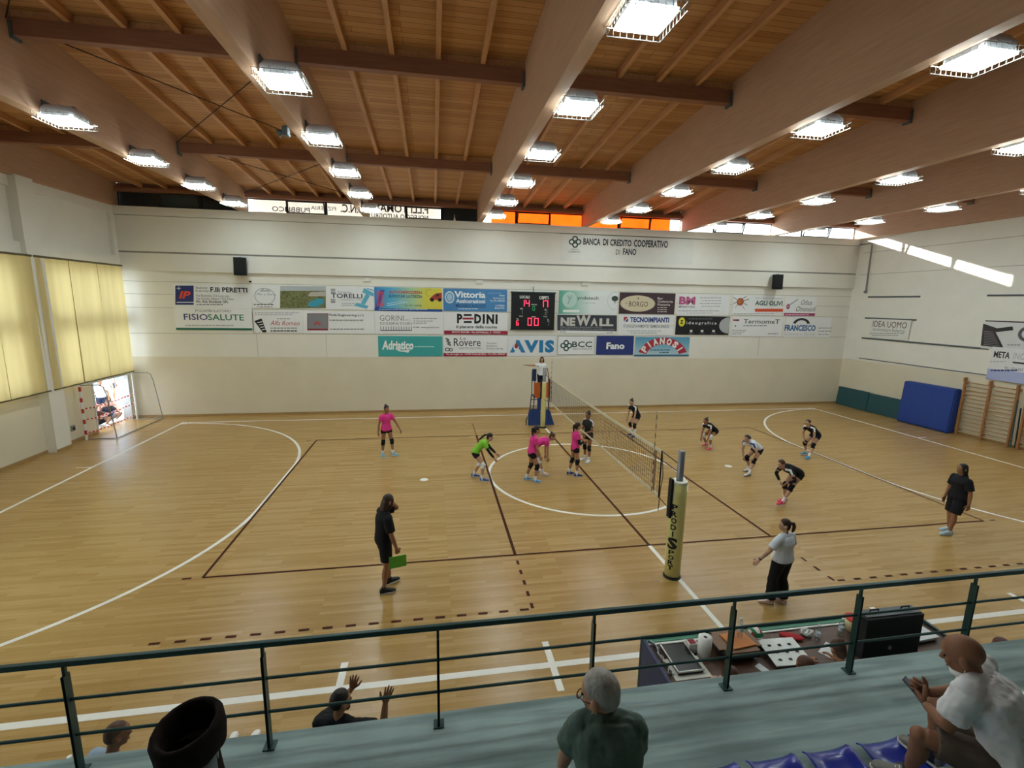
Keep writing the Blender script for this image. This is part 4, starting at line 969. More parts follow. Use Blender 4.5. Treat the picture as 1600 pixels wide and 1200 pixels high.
bm = NB(); tube(bm, [(-.1, .0, .05), (-.16, .02, 1.9)], .02, 8); 
t = thing('gym_pole', 'dark green pole leaning between the two sets of wall bars', 'pole', (XR - .12, .57, 0)); o = obj('pole', bm, M_gm, t)
bm = NB(); tube(bm, [(-.06, -.12, .05), (-.1, -.08, 1.6)], .025, 8); obj('pole', bm, M_dark, t)

# ================================================================== spectators' stand
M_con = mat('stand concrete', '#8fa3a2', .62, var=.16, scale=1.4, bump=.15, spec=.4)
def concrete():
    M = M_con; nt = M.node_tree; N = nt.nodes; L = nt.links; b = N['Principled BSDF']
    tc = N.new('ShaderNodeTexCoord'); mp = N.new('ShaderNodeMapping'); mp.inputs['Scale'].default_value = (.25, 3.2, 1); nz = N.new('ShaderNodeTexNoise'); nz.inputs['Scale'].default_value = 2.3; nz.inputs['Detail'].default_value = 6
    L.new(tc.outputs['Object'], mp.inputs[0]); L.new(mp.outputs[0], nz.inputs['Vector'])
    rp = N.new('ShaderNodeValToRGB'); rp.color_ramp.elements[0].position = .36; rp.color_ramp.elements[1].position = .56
    rp.color_ramp.elements[0].color = (.5, .53, .53, 1); rp.color_ramp.elements[1].color = (1, 1, 1, 1); L.new(nz.outputs['Fac'], rp.inputs[0])  # dark end of the ramp: shadow streaks painted into the concrete colour
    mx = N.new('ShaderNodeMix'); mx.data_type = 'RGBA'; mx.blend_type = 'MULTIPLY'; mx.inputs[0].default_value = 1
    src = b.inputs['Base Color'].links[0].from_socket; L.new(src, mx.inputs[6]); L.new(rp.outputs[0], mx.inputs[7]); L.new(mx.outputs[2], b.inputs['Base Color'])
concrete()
SY, WZ = -9.46, 1.25
steps = [(-10.42, 1.25), (-11.22, 1.66), (-12.02, 2.07), (-12.82, 2.48), (-13.9, 2.89), (-15.6, 3.30), (YB, 3.71)]
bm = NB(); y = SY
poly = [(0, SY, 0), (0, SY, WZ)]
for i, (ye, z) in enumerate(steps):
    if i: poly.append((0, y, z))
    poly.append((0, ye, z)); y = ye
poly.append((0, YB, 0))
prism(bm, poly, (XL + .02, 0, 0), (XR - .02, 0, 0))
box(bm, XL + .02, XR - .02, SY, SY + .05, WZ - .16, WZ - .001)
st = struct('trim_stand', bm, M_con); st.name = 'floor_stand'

M_rl = mat('railing green', '#26423f', .38, .3, var=.06)
t = thing('railing', 'dark green steel railing along the front edge of the stand', 'railing', (0, -9.55, WZ))
rz = 1.04
bm = NB(); box(bm, -11, 11, -.022, .022, rz - .028, rz + .022, bev=.008); obj('handrail', bm, M_rl, t)
for z in (.70, .36):
    bm = NB(); tube(bm, [(-11, 0, z), (11, 0, z)], .014, 8); obj('bar', bm, M_rl, t)
for k in range(-4, 10):
    x = -4.645 + k * 1.505
    bm = NB(); box(bm, x - .006, x + .006, -.035, .035, 0, .93); box(bm, x - .012, x + .012, -.012, .012, .92, rz - .02)
    prism(bm, [(x - .012, -.035, 0), (x + .012, -.035, 0), (x + .012, .035, 0), (x - .012, .035, 0)], (0, 0, 0), (0, 0, .93)); box(bm, x - .05, x + .05, -.05, .05, 0, .012)
    obj('post', bm, M_rl, t)

# bucket seats on the first step
M_seat = mat('blue plastic seat', '#1f3096', .2, var=.03, spec=.6)
def bucket(lab, x, first=[]):
    loc = (x, -10.93, 1.66)
    if first: return dup(first[0], loc, lab)
    t = thing('stadium_seat', lab, 'seat', loc, 0, 'blue bucket seats'); first.append(t)
    bm = NB(); nu, nv = 14, 16; rows = []
    for j in range(nv + 1):
        v = j / nv; row = []
        for i in range(nu + 1):
            u = i / nu * 2 - 1
            y = .22 - .44 * min(v / .72, 1); z = .085 - .045 * math.sin(math.pi * min(v / .72, 1)) 
            if v > .72: y = -.22 - .03 * (v - .72) / .28; z = .085 + .10 * (v - .72) / .28
            z += .035 * abs(u) ** 3 - (.05 * max(0, 1 - v / .12) ** 2)
            row.append(bm.verts.new((u * (.205 - .02 * (v > .72)), y, z)))
        rows.append(row)
    for j in range(nv):
        for i in range(nu): bm.faces.new((rows[j][i], rows[j][i+1], rows[j+1][i+1], rows[j+1][i]))
    bmesh.ops.recalc_face_normals(bm, faces=bm.faces[:]); bmesh.ops.solidify(bm, geom=bm.faces[:], thickness=.012)
    obj('shell', bm, M_seat, t, True)
    bm = NB(); box(bm, -.12, .12, -.08, .08, 0, .055); obj('foot', bm, M_dark, t)
    return t
sn = ['leftmost of the visible row', 'second from the left', 'third from the left', 'fourth from the left', 'fifth from the left', 'sixth from the left', 'seventh from the left', 'eighth from the left']
for k in range(6): bucket('shiny blue plastic bucket seat on the stand, ' + sn[k], -2.58 + k * .50)

# grey bin with a dark liner folded over its rim
pb = at(302, 1180, 2, 2.62)
t = thing('waste_bin', 'grey cylindrical bin with a dark brown liner folded over its tilted rim', 'bin', (pb.x, pb.y, 2.07))
bm = NB(); lathe(bm, [(.12, 0), (.125, .02), (.125, .60), (.115, .60), (.11, .06), (.01, .05)], n=28); obj('body', bm, mat('bin grey', '#5b6468', .6), t, True)
bm = NB(); c_ = V((0, 0, .66)); ax = V((-.10, -.10, 1)).normalized(); u_, w_ = perp(ax)
rng = random.Random(3); prof = [(.135, -.10), (.172, -.06), (.19, .02), (.188, .09), (.172, .12), (.150, .115), (.14, .05), (.115, -.10), (.10, -.45), (.01, -.47)]
R = []
for r, h in prof:
    R.append((c_ + ax * h, u_, w_, r, r * .97))
loft(bm, R, 36)
for v in bm.verts: v.co += V((rng.uniform(-1, 1), rng.uniform(-1, 1), rng.uniform(-1, 1))) * .004
obj('liner', bm, mat('dark brown liner', '#211a18', .95, var=.25, scale=20, spec=.1), t, True)
# ================================================================== people
SKIN = {k: mat('skin ' + k, c, .55, var=.03, scale=3, spec=.35) for k, c in dict(light='#c39a80', mid='#b28467', tan='#9d6f52', deep='#8a5f47').items()}
def CM(h, r=.8): return mat('cloth ' + h, h, r, var=.06, scale=9, bump=.25, spec=.2)
def HM(h): return mat('hair ' + h, h, .5, var=.3, scale=14, stretch=(1, 1, .25), spec=.35)
M_eye = mat('eye dark', '#2a211d', .2, var=0); M_lip = mat('lip', '#94574c', .5, var=.03); M_sole = mat('shoe sole white', '#dfe0de', .6)

class Fig:
    """a posed figure. Local frame: +x the way it faces, +y its left, +z up; measures for a height of 1.75 m"""
    def __init__(s, label, loc, face, H=1.72, hip=(0, .93), lean=4, bend=0, twist=0, side=0, feet=None, hands=None, elb=None, head=(0, 0, 0), knees=None,
                 skin='mid', sex='f', build=1.0, vox=.013, name='person', cat='person', group=None, fingers='relaxed', palms=None, feetdir=None, seated=False, hs=1.0, shw=None, neck=.085, drop=.055):
        s.hs = hs
        s.k = H / 1.75; s.o = thing(name, label, cat, loc, R_(face), group); s.vox = vox; s.skin = SKIN[skin]; s.sex = sex; s.bu = build; s.seated = seated
        k = s.k
        s.P = V((hip[0], 0, hip[1])) * k
        # spine
        s.lean, s.bend = lean, bend; n_ = 14; s.sp = []; p = V(s.P); Ls = .50 * k
        for i in range(n_ + 1):
            t = i / n_; a = R_(lean * (.75 + .5 * t) + bend * (t - .3)); sd = R_(side * (.6 + .6 * t)); tw = R_(twist * t)
            upv = V((math.sin(a) * math.cos(sd), -math.sin(sd), math.cos(a) * math.cos(sd))).normalized()
            f = V((math.cos(tw), math.sin(tw), 0)); f = (f - upv * f.dot(upv)); 
            if f.length < .2: f = V((math.cos(a), 0, -math.sin(a)))
            f.normalize(); l = upv.cross(f)
            s.sp.append((V(p), upv, f, l)); p = p + upv * (Ls / n_)
        m_ = sex == 'm'
        s.shw = (.19 if m_ else .162) * (1 + (build - 1) * .6); s.hw = .088
        N_, u_, f_, l_ = s.sp[-1]; s.N = N_; s.cu, s.cf, s.cl = u_, f_, l_
        s.shw = shw or s.shw
        s.S = [N_ - u_ * drop * k + l_ * s.shw * k * q + f_ * .0 for q in (1, -1)]
        pf = s.sp[0]
        s.Hj = [s.P + V((0, s.hw * k * q, -.0)) for q in (1, -1)]
        feet = feet or [(0, .10, 8, 0), (0, -.10, -8, 0)]
        s.A, s.K, s.fdir, s.fpit = [], [], [], []
        for i, (q, ft) in enumerate(zip((1, -1), feet)):
            ft = tuple(ft) + (0,) * (5 - len(ft)); yaw = R_(ft[2]); pit = R_(ft[4]); d = V((math.cos(yaw) * math.cos(pit), math.sin(yaw) * math.cos(pit), -math.sin(pit)))
            s.fdir.append(d); s.fpit.append(pit)
            an = V((ft[0], ft[1], ft[3] + .085)) * k - d * .0
            hint = (V((math.cos(yaw), math.sin(yaw) * .7 + .12 * q, .0)) if not knees else V(knees[i]))
            kn, an = s.ik(s.Hj[i], an, .43 * k, .42 * k, hint); s.K.append(kn); s.A.append(an)
        hands = hands or [(.06, .24, .86), (.06, -.24, .86)]
        s.E, s.W = [], []
        for i, q in enumerate((1, -1)):
            h = hands[i]
            hint = V(elb[i]) if elb and elb[i] else V((-.7, .5 * q, -.2))
            e, w_ = s.ik(s.S[i], V(h) * k, .285 * k, .255 * k, hint); s.E.append(e); s.W.append(w_)
        # head
        s.hp, s.hy, s.hr = head
        a, y, r = R_(s.hp), R_(s.hy), R_(s.hr)
        hf = V((math.cos(y) * math.cos(a), math.sin(y) * math.cos(a), -math.sin(a))); hl = V((-math.sin(y), math.cos(y), 0)); hu = hf.cross(hl)
        hl2 = hl * math.cos(r) + hu * math.sin(r); hu = hf.cross(hl2); s.hf, s.hl, s.hu = hf, hl2, hu
        nd = (s.cu * .6 + hu * .4 + hf * .12).normalized()
        s.nd = nd; s.HC = s.N + nd * neck * k + hu * (.105 * hs) * k + hf * .018 * k
        s.fingers = fingers; s.palms = palms or [None, None]
        s.body(neck)
    def ik(s, a, b, l1, l2, hint):
        d = b - a; L = d.length; mx = (l1 + l2) * .995
        if L > mx: b = a + d * (mx / L); d = b - a; L = mx
        u = d.normalized(); h = hint - u * hint.dot(u)
        if h.length < 1e-4: h = V((1, 0, 0))
        h.normalize(); x = (l1 * l1 - l2 * l2 + L * L) / (2 * L); y = math.sqrt(max(l1 * l1 - x * x, 0))
        return a + u * x + h * y, b
    def spine(s, t):
        if t < 0:
            p, u, f, l = s.sp[0]
            dn = V((0, 0, -1)) if not s.seated else -u
            return p + dn * (-t) * .5 * s.k, u, f, l
        x = min(t, 1) * (len(s.sp) - 1); i = min(int(x), len(s.sp) - 2); w_ = x - i
        A, B = s.sp[i], s.sp[i + 1]
        return tuple(A[j].lerp(B[j], w_) for j in range(4))
    def prof(s, t):
        F = [(-.16, .095, .085), (-.08, .158, .108), (0, .168, .118), (.12, .160, .112), (.28, .135, .098), (.42, .122, .092), (.56, .130, .100), (.70, .146, .112), (.82, .152, .108), (.91, .142, .09), (.97, .10, .07), (1.02, .06, .055)]
        Mq = [(-.16, .095, .085), (-.08, .155, .105), (0, .164, .115), (.12, .160, .115), (.28, .152, .112), (.42, .150, .112), (.56, .158, .115), (.70, .170, .120), (.82, .178, .115), (.91, .165, .095), (.97, .115, .075), (1.02, .066, .06)]
        T = Mq if s.sex == 'm' else F
        for i in range(len(T) - 1):
            if T[i][0] <= t <= T[i+1][0]:
                w_ = (t - T[i][0]) / (T[i+1][0] - T[i][0]); a = T[i][1] * (1 - w_) + T[i+1][1] * w_; b_ = T[i][2] * (1 - w_) + T[i+1][2] * w_
                g = 1 + (s.bu - 1) * (1 if t < .8 else .5); return a * g * s.k, b_ * g * s.k
        return T[-1][1] * s.k, T[-1][2] * s.k
    def torso(s, bm, t0, t1, inf=0, flare=0, n=12, yo=0):
        rings = []
        for i in range(n + 1):
            t = t0 + (t1 - t0) * i / n; p, u, f, l = s.spine(t); a, b_ = s.prof(t); e = inf + flare * (1 - i / n) ** 2
            rings.append((p + f * yo, f, l, b_ + e, a + e))
        loft(bm, rings, 20, power=2.3)
    def leg(s, bm, i, t0, t1, inf=0, flare=0, prof=None, n=14, ball=False):
        """t 0..1 thigh, 1..2 shin"""
        k = s.k; rings = []; H_, K_, A_ = s.Hj[i], s.K[i], s.A[i]
        pr = [(0, .088), (.2, .086), (.5, .072), (.85, .056), (1, .054), (1.12, .052), (1.32, .056), (1.55, .046), (1.85, .034), (2, .034), (2.2, .034)]
        g = 1 + (s.bu - 1) * .7
        def R(t):
            for j in range(len(pr) - 1):
                if pr[j][0] <= t <= pr[j+1][0]:
                    w_ = (t - pr[j][0]) / (pr[j+1][0] - pr[j][0]); return (pr[j][1] * (1 - w_) + pr[j+1][1] * w_) * g * k
            return pr[-1][1] * k
        d1, d2 = (K_ - H_).normalized(), (A_ - K_).normalized()
        u0 = V((0, 1, 0)); pts = []
        for j in range(n + 1):
            t = t0 + (t1 - t0) * j / n
            p = H_.lerp(K_, t) if t <= 1 else K_.lerp(A_, t - 1)
            w_ = min(1, max(0, (t - .86) / .28)); d = d1.lerp(d2, w_).normalized()
            if .86 < t < 1.14: p = p + (d1 - d2) * -.0 
            b_ = (u0 - d * u0.dot(d)).normalized(); c = d.cross(b_); off = -c * (.012 * k if 1.1 < t < 1.6 else 0)
            r = R(t) + inf + flare * (j / n)
            rings.append((p + off * (1 if c.x > 0 else -1), b_, c, r, r))
        loft(bm, rings, 14)
    def arm(s, bm, i, t0, t1, inf=0, flare=0, n=12):
        k = s.k; m_ = 1.12 if s.sex == 'm' else 1.0; m_ *= 1 + (s.bu - 1) * .5
        pr = [(0, .05), (.3, .047), (.7, .041), (1, .037), (1.2, .039), (1.6, .032), (2, .024)]
        def R(t):
            for j in range(len(pr) - 1):
                if pr[j][0] <= t <= pr[j+1][0]:
                    w_ = (t - pr[j][0]) / (pr[j+1][0] - pr[j][0]); return (pr[j][1] * (1 - w_) + pr[j+1][1] * w_) * k * m_
            return pr[-1][1] * k * m_
        d1, d2 = (s.E[i] - s.S[i]).normalized(), (s.W[i] - s.E[i]).normalized(); rings = []; u = perp(d1)[0]
        for j in range(n + 1):
            t = t0 + (t1 - t0) * j / n; p = s.S[i].lerp(s.E[i], t) if t <= 1 else s.E[i].lerp(s.W[i], t - 1)
            d = d1.lerp(d2, min(1, max(0, (t - .85) / .3)))
            if d.length < .05: d = d1
            d.normalize(); u = (u - d * u.dot(d)).normalized(); w_ = d.cross(u); r = R(t) + inf + flare * (j / n)
            rings.append((p, u, w_, r, r))
        loft(bm, rings, 12)
    def hand(s, bm, i, fine=False):
        k = s.k; q = (1, -1)[i]; W_ = s.W[i]
        d = (W_ - s.E[i]).normalized(); nrm = None
        pm = s.palms[i]
        if pm:
            d = V(pm[0]).normalized(); nrm = V(pm[1])
        else:
            nrm = V((0, -q, 0)) if abs(d.z) > .6 else V((0, -.4 * q, -1))
        nrm = (nrm - d * nrm.dot(d)).normalized()       # palm faces this way
        w_ = d.cross(nrm).normalized() * 1.0
        # thumb side: for a left hand palm facing right, fingers down -> thumb forward
        th = nrm.cross(d) * (1 if q > 0 else -1)
        th = th.normalized()
        P = lambda a, b_, c: W_ + d * a * k + th * b_ * k + nrm * c * k
        g = 1.1 if s.sex == 'm' else 1.0
        loft(bm, [(P(-.01, 0, 0), th, nrm, .025 * k * g, .019 * k * g), (P(.03, .002, 0), th, nrm, .036 * k * g, .018 * k * g), (P(.07, 0, .002), th, nrm, .041 * k * g, .015 * k * g), (P(.098, -.002, .004), th, nrm, .036 * k * g, .011 * k * g)], 12, power=2.4)
        curl = {'relaxed': (.28, .45, .4), 'open': (.04, .06, .05), 'grip': (.9, 1.2, .8), 'half': (.5, .8, .6)}[s.fingers if isinstance(s.fingers, str) else s.fingers[i]]
        spread = .16 if curl[0] < .1 else .04
        for j, (b_, L) in enumerate(((.029, .072), (.010, .082), (-.010, .076), (-.029, .058))):
            dd = (d + th * spread * (1.3 - j) * .8).normalized(); p = P(.092 - .006 * abs(j - 1.2), b_ * g, .002); pts = [p]; ang = 0
            for seg, c in zip((.42, .32, .26), curl):
                ang += c; pts.append(pts[-1] + (dd * math.cos(ang) + nrm * math.sin(ang)) * L * seg * k * g)
            tube(bm, [pts[0] - dd * .012 * k] + pts, [.0098 * k * g, .0098 * k * g, .0092 * k * g, .0084 * k * g, .0062 * k * g], 8)
        c = curl[0]; p = P(.022, .026 * g, .004)
        v1 = (d * .62 + th * .78 + nrm * (.25 + .5 * c)).normalized(); v2 = (d * .9 + th * .35 + nrm * (.2 + .6 * c)).normalized()
        tube(bm, [p - v1 * .01 * k, p + v1 * .038 * k * g, p + v1 * .038 * k * g + v2 * .03 * k * g, p + v1 * .038 * k * g + v2 * .05 * k * g], [.0145 * k * g, .0125 * k * g, .0105 * k * g, .0072 * k * g], 8)
    def hp_(s, x, y, z): k = s.k * s.hs; return s.HC + s.hf * x * k + s.hl * y * k + s.hu * z * k
    def body(s, neck=.085):
        k = s.k; bm = NB()
        s.torso(bm, -.16, 1.02)
        for i, q in enumerate((1, -1)):
            s.leg(bm, i, 0, 2.1); ell(bm, s.Hj[i], (.09 * k * s.bu,) * 3); ell(bm, s.K[i], (.054 * k,) * 3)
            s.arm(bm, i, 0, 2); ell(bm, s.S[i], (.054 * k,) * 3); ell(bm, s.E[i], (.037 * k,) * 3)
            tube(bm, [s.N - s.cu * .01 * k, s.S[i] + s.cu * .0], [.058 * k, .046 * k], 10)
            d = s.fdir[i]; tube(bm, [s.A[i] - d * .03 * k - V((0, 0, .045 * k)), s.A[i] + d * .13 * k - V((0, 0, .055 * k))], [.032 * k, .026 * k], 8)
        X, Y, Z = s.hf, s.hl, s.hu
        tube(bm, [s.N - s.cu * .03 * k, s.N + s.nd * min(.05, neck * .6) * k, s.hp_(-.02, 0, -.055)], [(.06 if s.sex == 'm' else .052) * k, .05 * k, .052 * k], 12)
        k0, k = k, k * s.hs
        ell(bm, s.hp_(-.006, 0, .026), (.098 * k, .078 * k, .09 * k), X, Y, Z, 20, 14)
        ell(bm, s.hp_(.022, 0, -.045), (.068 * k, .058 * k, .073 * k), X, Y, Z, 16, 12)
        ell(bm, s.hp_(.058, 0, -.098), (.026 * k, .026 * k, .02 * k), X, Y, Z)
        ell(bm, s.hp_(.076, 0, .018), (.018 * k, .05 * k, .012 * k), X, Y, Z)
        tube(bm, [s.hp_(.084, 0, .008), s.hp_(.107, 0, -.032)], [.011 * k, .016 * k], 8)
        for q in (1, -1):
            ell(bm, s.hp_(.07, .034 * q, -.03), (.02 * k, .02 * k, .018 * k), X, Y, Z); ell(bm, s.hp_(-.008, .085 * q, -.015), (.024 * k, .013 * k, .035 * k), X, Y, Z)
        k = k0
        b = obj('body', bm, s.skin, s.o, True, s.vox, 3)
        bm = NB()
        for i in (0, 1): s.hand(bm, i)
        s.b = b; s.hb = obj('hands', bm, s.skin, s.o, True)
        JOIN.append((b, s.hb))
        for q in (1, -1):
            bm = NB(); ell(bm, s.hp_(.083, .032 * q, .0), (.009 * k, .014 * k, .008 * k), X, Y, Z, 10, 6); obj('eye', bm, M_eye, s.o, True)
        bm = NB(); ell(bm, s.hp_(.088, 0, -.068), (.008 * k, .024 * k, .008 * k), X, Y, Z, 10, 6); obj('mouth', bm, M_lip, s.o, True)
    # ---------------- clothing
    def shirt(s, c, sl=.55, hem=-.06, inf=.014, loose=.0, slc=None, top=.965, name='shirt', forearm=None, collar=None, mtl=None):
        k = s.k; bm = NB(); m_ = mtl or CM(c); e = inf * k
        s.torso(bm, hem, top, e, loose)
        two = slc and slc != c
        for i in (0, 1):
            ell(bm, s.S[i], (.054 * k + e,) * 3); s.arm(bm, i, 0, sl, e + .004, loose * .5 + .008)
            tube(bm, [s.N - s.cu * .015 * k, V(s.S[i])], [.062 * k + e * .6, .05 * k + e], 10)
            if two:
                q = (1, -1)[i]; d = (s.E[i] - s.S[i]).normalized(); o_ = (s.cu + s.cl * q * .9); o_ = (o_ - d * o_.dot(d) * .6).normalized(); g = .034 * k + e
                bs = NB(); tube(bs, [s.N + s.cl * q * .07 * k + s.cu * (.028 * k + e * .6), V(s.S[i]) + o_ * g, s.S[i] + d * .28 * sl * k + o_ * (g - .004)], [.03 * k, .038 * k, .036 * k], 10); obj('sleeve_panel', bs, CM(slc), s.o, True, s.vox, 3)
        o = obj(name, bm, m_, s.o, True, s.vox, 3, disp=(.03, .10) if s.vox < .01 else None); s.sh = o
        if forearm:
            for i in (0, 1):
                bm = NB(); s.arm(bm, i, sl * .8, 1.9, .006 * k); obj('arm_sleeve', bm, CM(forearm), s.o, True, s.vox, 2)
        if collar:
            bm = NB(); c0 = s.N + s.cu * .0; u, w_ = s.cf, s.cl
            rings = [(c0 - s.cu * .02 * k, u, w_, .078 * k, .082 * k), (c0 + s.cu * .035 * k, u, w_, .062 * k, .066 * k), (c0 + s.cu * .03 * k, u, w_, .056 * k, .06 * k), (c0 - s.cu * .02 * k, u, w_, .066 * k, .07 * k)]
            loft(bm, rings, 20); obj('collar', bm, CM(collar), s.o, True)
    def shorts(s, c, ln=.32, inf=.010, flare=.004, waist=.14, name='shorts'):
        k = s.k; bm = NB(); s.torso(bm, -.15, waist, inf * k)
        for i in (0, 1): ell(bm, s.Hj[i], (.09 * k * s.bu + inf * k,) * 3); s.leg(bm, i, .0, ln, inf * k, flare)
        obj(name, bm, CM(c), s.o, True, s.vox, 3, disp=(.02, .10) if s.vox < .01 else None)
    def trousers(s, c, inf=.016, end=1.93, flare=.022):
        k = s.k; bm = NB(); s.torso(bm, -.15, .14, inf * k * .7)
        for i in (0, 1):
            ell(bm, s.Hj[i], (.09 * k * s.bu + inf * k,) * 3); ell(bm, s.K[i], (.056 * k + inf * k,) * 3); s.leg(bm, i, 0, 1, inf * k); s.leg(bm, i, .97, end, inf * k, flare)
        obj('trousers', bm, CM(c), s.o, True, s.vox, 3)
    def pads(s, c, which=(0, 1)):
        for i in which:
            bm = NB(); s.leg(bm, i, .80, 1.24, .012 * s.k, 0, n=10); d = (s.K[i] - (s.Hj[i] + s.A[i]) / 2)
            if d.length > .01: ell(bm, s.K[i] + d.normalized() * .012, (.058 * s.k,) * 3)
            obj('knee_pad', bm, CM(c), s.o, True)
    def socks(s, c, t0=1.72):
        for i in (0, 1):
            bm = NB(); s.leg(bm, i, t0, 2.12, .007 * s.k, n=6); obj('sock', bm, CM(c), s.o, True)
    def shoes(s, c, sole=None, L=.27, low=False, laces=None):
        k = s.k; M_ = mat('shoe ' + c, c, .5, var=.1, scale=10)
        for i in (0, 1):
            d = s.fdir[i]; dh = V((d.x, d.y, 0)).normalized(); side = V((-dh.y, dh.x, 0)); up = d.cross(side) * -1 if False else side.cross(d) * -1
            if up.z < 0: up = -up
            base = s.A[i] - V((0, 0, .085)) * k if abs(s.fpit[i]) < .05 else s.A[i] - up * .085 * k
            bm = NB(); R = []
            for x, h, w_ in ((-.068, .045, .02), (-.062, .085, .031), (-.03, .105, .036), (.02, .098, .037), (.07, .08, .042), (.12, .06, .048), (.165, .048, .046), (.195, .036, .034), (.21, .022, .014)):
                if low: h *= .72
                R.append((base + d * x * k + up * (.012 + h / 2) * k, side, up, w_ * k, h / 2 * k))
            loft(bm, R, 14, power=2.6); sh = obj('shoe', bm, M_, s.o, True)
            bm = NB(); R = []
            for x, w_ in ((-.072, .018), (-.06, .034), (0, .038), (.06, .043), (.12, .051), (.17, .048), (.2, .034), (.216, .012)): R.append((base + d * x * k + up * .011 * k, side, up, w_ * k, .011 * k))
            loft(bm, R, 12, power=4); obj('sole', bm, M_sole if not sole else mat('sole ' + sole, sole, .6), sh)
            if laces:
                bm = NB()
                for q in range(5): p = base + d * (.035 + .022 * q) * k + up * (.107 - .013 * q) * k * (.9 if low else 1); tube(bm, [p - side * .022, p + up * .006, p + side * .022], .004, 5)
                obj('laces', bm, mat('laces ' + laces, laces, .7), sh)
    def hair(s, c, style='pony', tail=None):
        k = s.k * s.hs; bm = NB(); X, Y, Z = s.hf, s.hl, s.hu; M_ = HM(c)
        short = style in ('short', 'crop')
        e = .004 if style == 'crop' else 0
        ell(bm, s.hp_(-.016, 0, .036), ((.098 - e) * k, ((.081 if short else .084) - e) * k, (.095 - e) * k), X, Y, Z, 20, 14)
        ell(bm, s.hp_(-.046, 0, -.018 + (.014 if short else 0)), (.060 * k, .070 * k, (.060 if short else .082) * k), X, Y, Z, 18, 12)
        g = V((0, 0, -1))
        if style == 'pony':
            p = s.hp_(-.105, 0, .045); back = -s.hf
            T = tail or [(.03, .01), (.045, -.07), (.035, -.16), (.03, -.24)]
            pts = [p] + [p + V((back.x, back.y, 0)).normalized() * a * k + V((0, 0, b_)) * k for a, b_ in T]
            tube(bm, pts, [.022 * k, .03 * k, .034 * k, .028 * k, .010 * k][:len(pts)], 10)
        if style == 'bun': ell(bm, s.hp_(-.075, 0, .115), (.042 * k, .042 * k, .038 * k), X, Y, Z)
        if style == 'long':
            rings = [(s.hp_(-.05, 0, .0), X, Y, .07 * k, .082 * k), (s.hp_(-.055, 0, -.1), X, Y, .058 * k, .086 * k), (s.N - s.cf * .085 * k - s.cu * .03 * k, s.cf, s.cl, .045 * k, .09 * k), (s.N - s.cf * .115 * k - s.cu * .16 * k, s.cf, s.cl, .02 * k, .06 * k)]
            loft(bm, rings, 16)
            for q in (1, -1): tube(bm, [s.hp_(.035, .07 * q, .05), s.hp_(.02, .085 * q, -.04), s.hp_(-.0, .082 * q, -.13)], [.018 * k, .024 * k, .02 * k], 8)
        if style == 'shoulder':
            rings = [(s.hp_(-.04, 0, .0), X, Y, .078 * k, .086 * k), (s.hp_(-.045, 0, -.09), X, Y, .07 * k, .09 * k), (s.hp_(-.05, 0, -.17), X, Y, .05 * k, .085 * k)]
            loft(bm, rings, 16)
            for q in (1, -1): tube(bm, [s.hp_(.045, .066 * q, .06), s.hp_(.03, .084 * q, -.03), s.hp_(.01, .082 * q, -.15)], [.016 * k, .024 * k, .016 * k], 8)
        o = obj('hair', bm, M_, s.o, True, min(s.vox, .010), 2, disp=(.009, .016) if s.vox < .01 else None)
        return o
    def to_world(s, p): return s.o.matrix_basis @ V(p)
JOIN = []
def flush_join():
    for b, h in JOIN:
        bm = bmesh.new(); bm.from_mesh(b.data); bm.from_mesh(h.data); bm.to_mesh(b.data); bm.free()
        b.data.polygons.foreach_set('use_smooth', [True] * len(b.data.polygons))
        me = h.data; bpy.data.objects.remove(h); bpy.data.meshes.remove(me)
    JOIN.clear()

# ---------------------------------------------------------------- the players in pink
PINK, BLKC, WHT = '#e0408f', '#1b1b20', '#e8e8ea'
G1_ = None
f = Fig('standing player in pink jersey alone at the left of the court', (-6.24, 2.38, 0), -62, 1.78, lean=3, feet=[(.10, .17, 30, 0), (-.06, -.13, -12, 0)], hands=[(.16, .40, .90), (-.02, -.27, .84)], elb=[(-.6, .8, 0), (-.3, -1, 0)], head=(6, 6, 0), skin='tan')
f.shirt(PINK, .5, -.10, loose=.01); f.shorts(BLKC, .30); f.pads(BLKC); f.socks(WHT); f.shoes('#6aa6bb'); f.hair('#241a18', 'bun')
f = Fig('bent player in lime green jersey with black sleeves at the left of the centre circle', (-3.32, -.12, 0), -8, 1.70, hip=(-.14, .84), lean=42, bend=20, feet=[(-.20, .17, 5, 0), (.08, -.17, -8, 0)], hands=[(.50, .16, .76), (.46, -.18, .70)], elb=[(-.2, .6, -.6), (-.2, -.6, -.6)], head=(12, -4, 0), skin='light')
f.shirt('#83c63c', .5, -.06); f.shorts(BLKC, .30); f.pads(WHT); f.socks(WHT); f.shoes('#2f5fa8'); f.hair('#1d1716', 'pony', [(.06, .0), (.13, -.05), (.20, -.12), (.27, -.18)])
for a_ in (0, 1):
    bm = NB(); f.arm(bm, a_, .42, 1.85, .006); obj('arm_sleeve', bm, CM(BLKC), f.o, True, .012, 2)
f = Fig('upright player in pink jersey with ponytail, in front of the bent pink player', (-1.80, -.50, 0), 2, 1.74, hip=(-.03, .90), lean=10, feet=[(-.16, .12, 8, 0), (.06, -.11, -6, 0)], hands=[(.20, .15, .80), (.20, -.20, .74)], elb=[(-.8, .4, 0), (-.8, -.4, 0)], head=(6, 6, 0), skin='mid')
f.shirt(PINK, .5, -.06); f.shorts(BLKC, .34); f.pads(BLKC); f.socks(WHT); f.shoes('#6e9dc9'); f.hair('#1d1716', 'pony')
